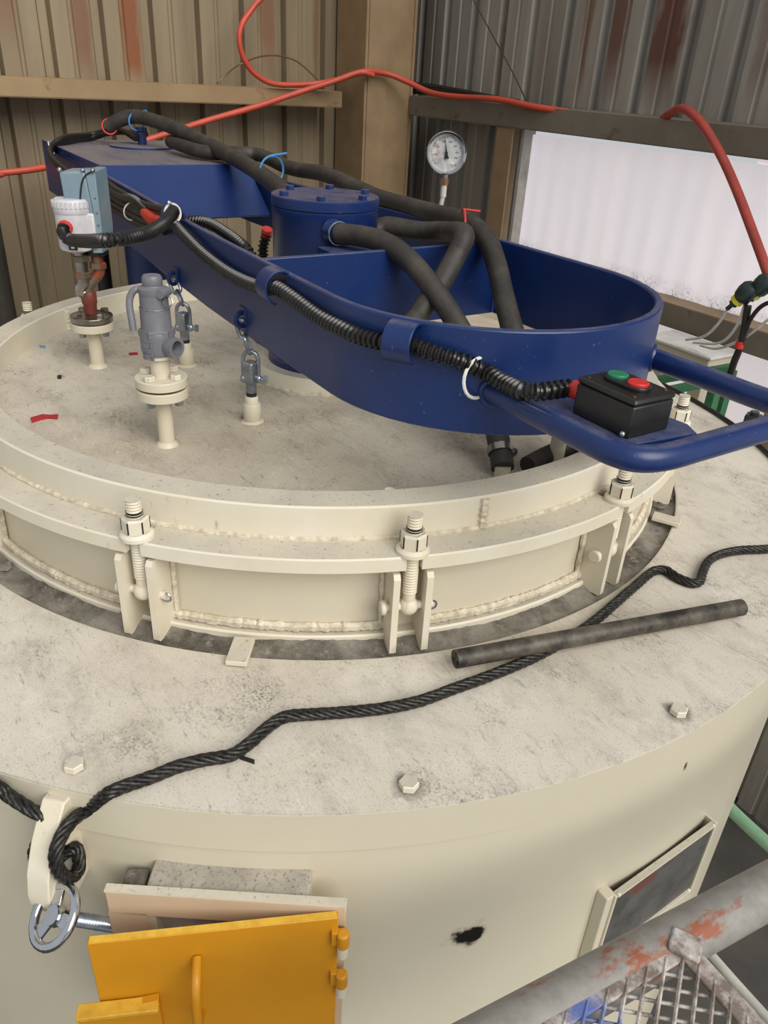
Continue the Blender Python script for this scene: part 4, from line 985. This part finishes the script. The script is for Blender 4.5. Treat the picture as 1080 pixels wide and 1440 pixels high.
scrap([(81, 529), (87, 529), (86, 533), (81, 533)], .003, 'black_dirt', 'dirt_crumb', 'small black crumb on the lid', 'crumb', ZL+.0002)
scrap([(336, 1064), (358, 1071), (358, 1075), (337, 1068)], .004, 'black_dirt', 'weld_rod_stub', 'short black rod stub on the top plate beside the wire rope', 'rod', .0002)
def stone(x, y, r, z, i):
    rnd = random.Random(i); c = at(x, y, z=z); m = MB().sphere((c.x, c.y, z+r*.4), r, 8, (1, .8, .6))
    m.v = [v+V((rnd.uniform(-.2, .2), rnd.uniform(-.2, .2), rnd.uniform(-.2, .2)))*r for v in m.v]; return m
for i, (x, y, r) in enumerate([(174, 868, .010), (8, 800, .013), (62, 832, .009), (112, 852, .008), (924, 715, .017), (938, 703, .014), (950, 738, .008), (917, 698, .012)]):
    stone(x, y, r, -.008, i).build('rubble_lump', 'groove_dirt', None, label='small lump of grey rubble in the groove round the lid', cat='rubble', group='rubble in the groove')

# ================================================================== CABLES ON THE WALLS
hose('orange_cable', [V((-2.13, 1.4, 2.5)), V((-2.13, 1.15, 1.6)), at(385, -30, X=-2.12), at(358, 8, X=-2.12), at(340, 35, X=-2.11), at(337, 62, X=-2.11), at(348, 92, X=-2.12), at(370, 112, X=-2.13), at(395, 119, X=-2.13), at(440, 118, X=-2.12), at(475, 112, X=-2.08), at(508, 102, X=-2.03), at(525, 106, X=-2.02)], .012, 'orange_cable', 'orange cable hanging in a loop in front of the left wall', 'cable')
hose('orange_cable', [V((-2.0, -2.6, .50)), V((-2.03, -1.5, .43)), at(-40, 246, X=-2.05), at(0, 243, X=-2.06), at(40, 239, X=-2.07), at(90, 230, X=-2.1), at(160, 212, X=-2.1), at(225, 191, X=-2.1), at(290, 170, X=-2.1), at(360, 150, X=-2.09), at(420, 130, X=-2.08), at(470, 114, X=-2.06), at(510, 101, X=-2.03), at(545, 104, X=-2.02), at(575, 116, X=-1.96), at(605, 130, Y=1.57), at(640, 136, Y=1.57), at(700, 140, Y=1.57), at(750, 150, Y=1.58), at(800, 158, Y=1.62)], .013, 'orange_cable', 'long orange cable stretched across both walls past the corner column', 'cable')
hose('red_hose', [at(928, 172, Y=1.66), at(938, 163, Y=1.60), at(960, 153, Y=1.54), at(985, 172, Y=1.50), at(1012, 215, Y=1.46), at(1035, 265, Y=1.42), at(1058, 325, Y=1.38), at(1080, 385, Y=1.34), at(1095, 430, Y=1.31)], .0145, 'red_hose', 'faded red hose hanging down in front of the window', 'hose')
for i in range(3):
    hose('black_cable', [at(575, 118+i*5, Y=1.63), at(610, 122+i*4, Y=1.64), at(640, 127+i*3, Y=1.65), at(685, 136+i*1.5, Y=1.66), at(730, 144+i, Y=1.67)], .012, 'cable_black', 'black cable lying on the girt beside the corner column', 'cable', 'black cables on the girt')
hose('thin_wire', [at(655, -20, Y=1.72), at(690, 45, Y=1.71), at(720, 100, Y=1.70), at(742, 146, Y=1.66)], .003, 'dark_pipe', 'thin dark wire running down the grey wall to the girt', 'wire', None, 6)
hose('thin_wire', [at(305, 117, X=-2.2), at(335, 92, X=-2.22), at(375, 78, X=-2.24), at(415, 85, X=-2.24), at(448, 113, X=-2.2)], .004, 'rusty_fitting', 'thin brown wire bowed above the girt of the left wall', 'wire', None, 6)
# dark pipe standing against the left wall, black hose by the post
hose('standing_pipe', [V((-2.12, -.435, FZ)), V((-2.13, -.43, -.6)), V((-2.14, -.425, .655))], .042, 'dark_pipe', 'dark steel pipe standing against the left wall', 'pipe')
hose('hydraulic_pipe', [V((-1.62, -.11, FZ)), V((-1.62, -.11, -.5)), V((-1.62, -.11, ZB+.002))], .028, 'cable_black', 'black vertical pipe beside the blue pivot post', 'pipe')

# ================================================================== RIGHT SIDE, BEYOND THE PLATE
hose('edge_cable', [pol(1.166, d, .0058) for d in (90, 82, 74, 66, 58, 50)], .0062, 'cable_black', 'black cable lying along the edge of the top plate', 'cable')
gs = thing('green_stand', 'green painted steel angle stand under the window', 'stand', (.2, 1.36, FZ))
def bar(p, q, w_, h_, mat, par, name):
    p, q = V(p), V(q); d = (q-p); L = d.length; d.normalize(); s_ = V((0, 0, 1)).cross(d)
    if s_.length < .1: s_ = V((1, 0, 0))
    s_.normalize(); u_ = d.cross(s_); return MB().box((p+q)/2, (L, w_, h_), mat=Matrix((d, s_, u_)).transposed()).build(name, mat, par, bev=.002)
bar(at(915, 536, Y=1.30), at(1026, 517, Y=1.42), .036, .022, 'green_paint', gs, 'top_bar')
bar(at(930, 551, Y=1.24), at(1010, 535, Y=1.34), .036, .022, 'green_paint', gs, 'top_bar')
pt1 = at(1028, 520, Y=1.42); pt2 = at(1008, 538, Y=1.34)
MB().box((pt1.x, pt1.y, (FZ+pt1.z)/2), (.032, .032, pt1.z-FZ)).build('leg', 'green_paint', gs, bev=.003)
MB().box((pt2.x, pt2.y, (FZ+pt2.z)/2), (.032, .032, pt2.z-FZ)).build('leg', 'green_paint', gs, bev=.003)
pt3 = at(915, 536, Y=1.30); MB().box((pt3.x, pt3.y, (FZ+pt3.z)/2), (.032, .032, pt3.z-FZ)).build('leg', 'green_paint', gs, bev=.003)
jb = thing('cream_cabinet', 'cream steel cabinet with a clear lid behind the green stand', 'cabinet', (.02, 1.43, FZ))
ca, cb_, cc_ = at(905, 500, Y=1.42), at(998, 506, Y=1.42), at(998, 530, Y=1.42)
MB().box(((ca.x+cb_.x)/2, 1.49, (cb_.z+cc_.z)/2), (cb_.x-ca.x, .14, cb_.z-cc_.z)).build('box', 'cream_paint', jb, bev=.004)
MB().box(((ca.x+cb_.x)/2, 1.49, cb_.z+.005), (cb_.x-ca.x+.02, .16, .010)).build('clear_lid', 'nylon_white', jb, bev=.002)
MB().box((cb_.x-.06, 1.49, (FZ+cc_.z)/2), (.05, .05, cc_.z-FZ)).build('leg', 'cream_paint', jb)
MB().box((ca.x+.03, 1.49, (FZ+cc_.z)/2), (.05, .05, cc_.z-FZ)).build('leg', 'cream_paint', jb)
# connectors and their tubes
def connector(x, y, Y, dx_, dz_, label):
    c = at(x, y, Y=Y); d = V((dx_, -.1, dz_)).normalized(); o = thing('cable_connector', label, 'connector', c, 'dark green cable connectors')
    MB().lathe([(.0005, -.034), (.020, -.031), (.029, -.019), (.030, 0), (.025, .019), (.018, .027)], 24, c, d).build('body', 'gland_green', o)
    MB().lathe([(.018, .024), (.0200, .026), (.0200, .038), (.018, .040)], 20, c, d).build('yellow_band', 'gland_yellow', o)
    MB().lathe([(.014, .040), (.014, .050), (.007, .054), (.007, .072)], 16, c, d).build('nose', 'gland_green', o)
    return c+d*.07
n1 = connector(1049, 412, 1.30, -.55, -.75, 'dark green cable connector with a yellow band holding a clear tube')
n2 = connector(1072, 402, 1.32, -.45, -.8, 'dark green cable connector with a yellow band touching the red hose')
e_ = at(975, 485, Y=1.42)
hose('clear_tube', [n1, at(1010, 455, Y=1.33), at(990, 473, Y=1.38), at(965, 478, Y=1.42)], .0045, 'tube_clear', 'thin clear tube from the connector beside the power cable to the cream cabinet', 'tube', 'clear tubes', 8)
hose('clear_tube', [n2, at(1035, 460, Y=1.33), at(1012, 482, Y=1.38), at(975, 482, Y=1.43)], .0045, 'tube_clear', 'thin clear tube from the connector touching the red hose to the cream cabinet', 'tube', 'clear tubes', 8)
hose('clear_tube', [at(1120, 425, Y=1.3), at(1080, 450, Y=1.32), at(1045, 476, Y=1.35), at(1010, 490, Y=1.40), at(985, 486, Y=1.43)], .0045, 'tube_clear', 'thin clear tube sweeping in from the side to the cream cabinet', 'tube', 'clear tubes', 8)
pwc = hose('power_cable', [at(1052, 430, Y=1.31), at(1046, 465, Y=1.32), at(1040, 490, Y=1.33), at(1032, 510, Y=1.34), at(1026, 530, Y=1.36)], .011, 'cable_black', 'black power cable hanging from the connectors to the green stand', 'cable')
hose('power_cable', [at(1110, 420, Y=1.28), at(1075, 428, Y=1.29), at(1056, 448, Y=1.31), at(1047, 470, Y=1.32)], .0065, 'cable_black', 'thin black cable arching to the power cable', 'cable')
MB().cyl(at(1042, 479, Y=1.326), at(1039, 489, Y=1.328), .0135, 14).build('tape_band', 'red_plastic', pwc, label='red tape band')
vh = thing('black_knob_valve', 'small valve with a black square knob at the plate edge', 'valve', at(1052, 600, z=.0))
c = pol(1.155, 61.5, 0); c = at(1050, 618, z=0)
MB().lathe([(.014, -.004), (.014, .02), (.02, .022), (.02, .03), (.008, .032)], 20, (c.x, c.y, 0)).build('stem', 'zinc', vh)
MB().box((c.x, c.y, .052), (.04, .04, .042), .4).build('knob', 'box_black', vh, bev=.004)
MB().cyl((c.x, c.y, .072), (c.x, c.y, .082), .012, 12).build('knob_top', 'box_black', vh)

# ================================================================== RAIL AND PLATFORM NEAR THE CAMERA
ra, rb = at(640, 1492, z=-.05), at(1080, 1252, z=-.05); rd = (rb-ra).normalized()
gr_t = thing('guard_rail', 'grey painted guard rail pipe with flaking rust', 'rail', (ra+rb)/2+V((0, 0, FZ+.04)))
MB().tube([ra-rd*.5, ra, (ra+rb)/2, rb, rb+rd*.6], .030, 32).build('rail_pipe', 'rail_paint', gr_t)
for q_ in (ra-rd*.47, rb+rd*.57): MB().cyl((q_.x, q_.y, FZ), (q_.x, q_.y, -.05), .026, 20).build('rail_post', 'rail_paint', gr_t)
pm_ = thing('mesh_platform', 'paint splashed expanded metal mesh panel fixed to the guard rail', 'mesh panel', (1.45, -.4, -.075))
mz = -.028
c0 = at(962, 1334, z=mz); c1_ = at(1062, 1444, z=mz); cl0 = at(560, 1475, z=mz)
ex = (c1_-c0); ex.z = 0; exn = ex.normalized()                     # edge running away from the rail
q0 = c0+exn*.0
bar(c0-exn*.02, c0+exn*.75, .026, .006, 'mesh_paint', pm_, 'edge_bar')
inw = -rd; side = V((exn.x, exn.y, 0))
bar(c0-rd*.01, c0-rd*.9, .022, .006, 'mesh_paint', pm_, 'edge_bar')
MB().box(c0+V((0, 0, .004)), (.035, .030, .014), .5).build('corner_clip', 'mesh_paint', pm_, bev=.003)
cw, chh = .056, .042     # diamond cells
for k in range(-16, 22):
    for sgn in (1, -1):
        pts = []
        for j in range(0, 40):
            a = (k+ (j if sgn == 1 else -j))*cw*.5; b = j*chh*.5
            if -.005 < a < .62 and -.0 <= b < .45: pts.append(c0-rd*a+side*b*1.0+V((0, 0, .0022*sgn)))
        if len(pts) > 1: MB().tube(pts, .0022, 5).build('mesh_strand', 'mesh_paint', pm_)
# pipes down in the gap beyond the vessel
hose('green_pipe', [at(1015, 1125, z=-.75), at(1045, 1155, z=-.75), at(1100, 1205, z=-.75)], .016, 'pale_green', 'pale green pipe running low behind the furnace', 'pipe')
hose('white_conduit', [at(985, 1325, z=-.55), at(1040, 1388, z=-.55), at(1110, 1465, z=-.55)], .008, 'pipe_white', 'thin white pipe low beyond the guard rail', 'pipe')
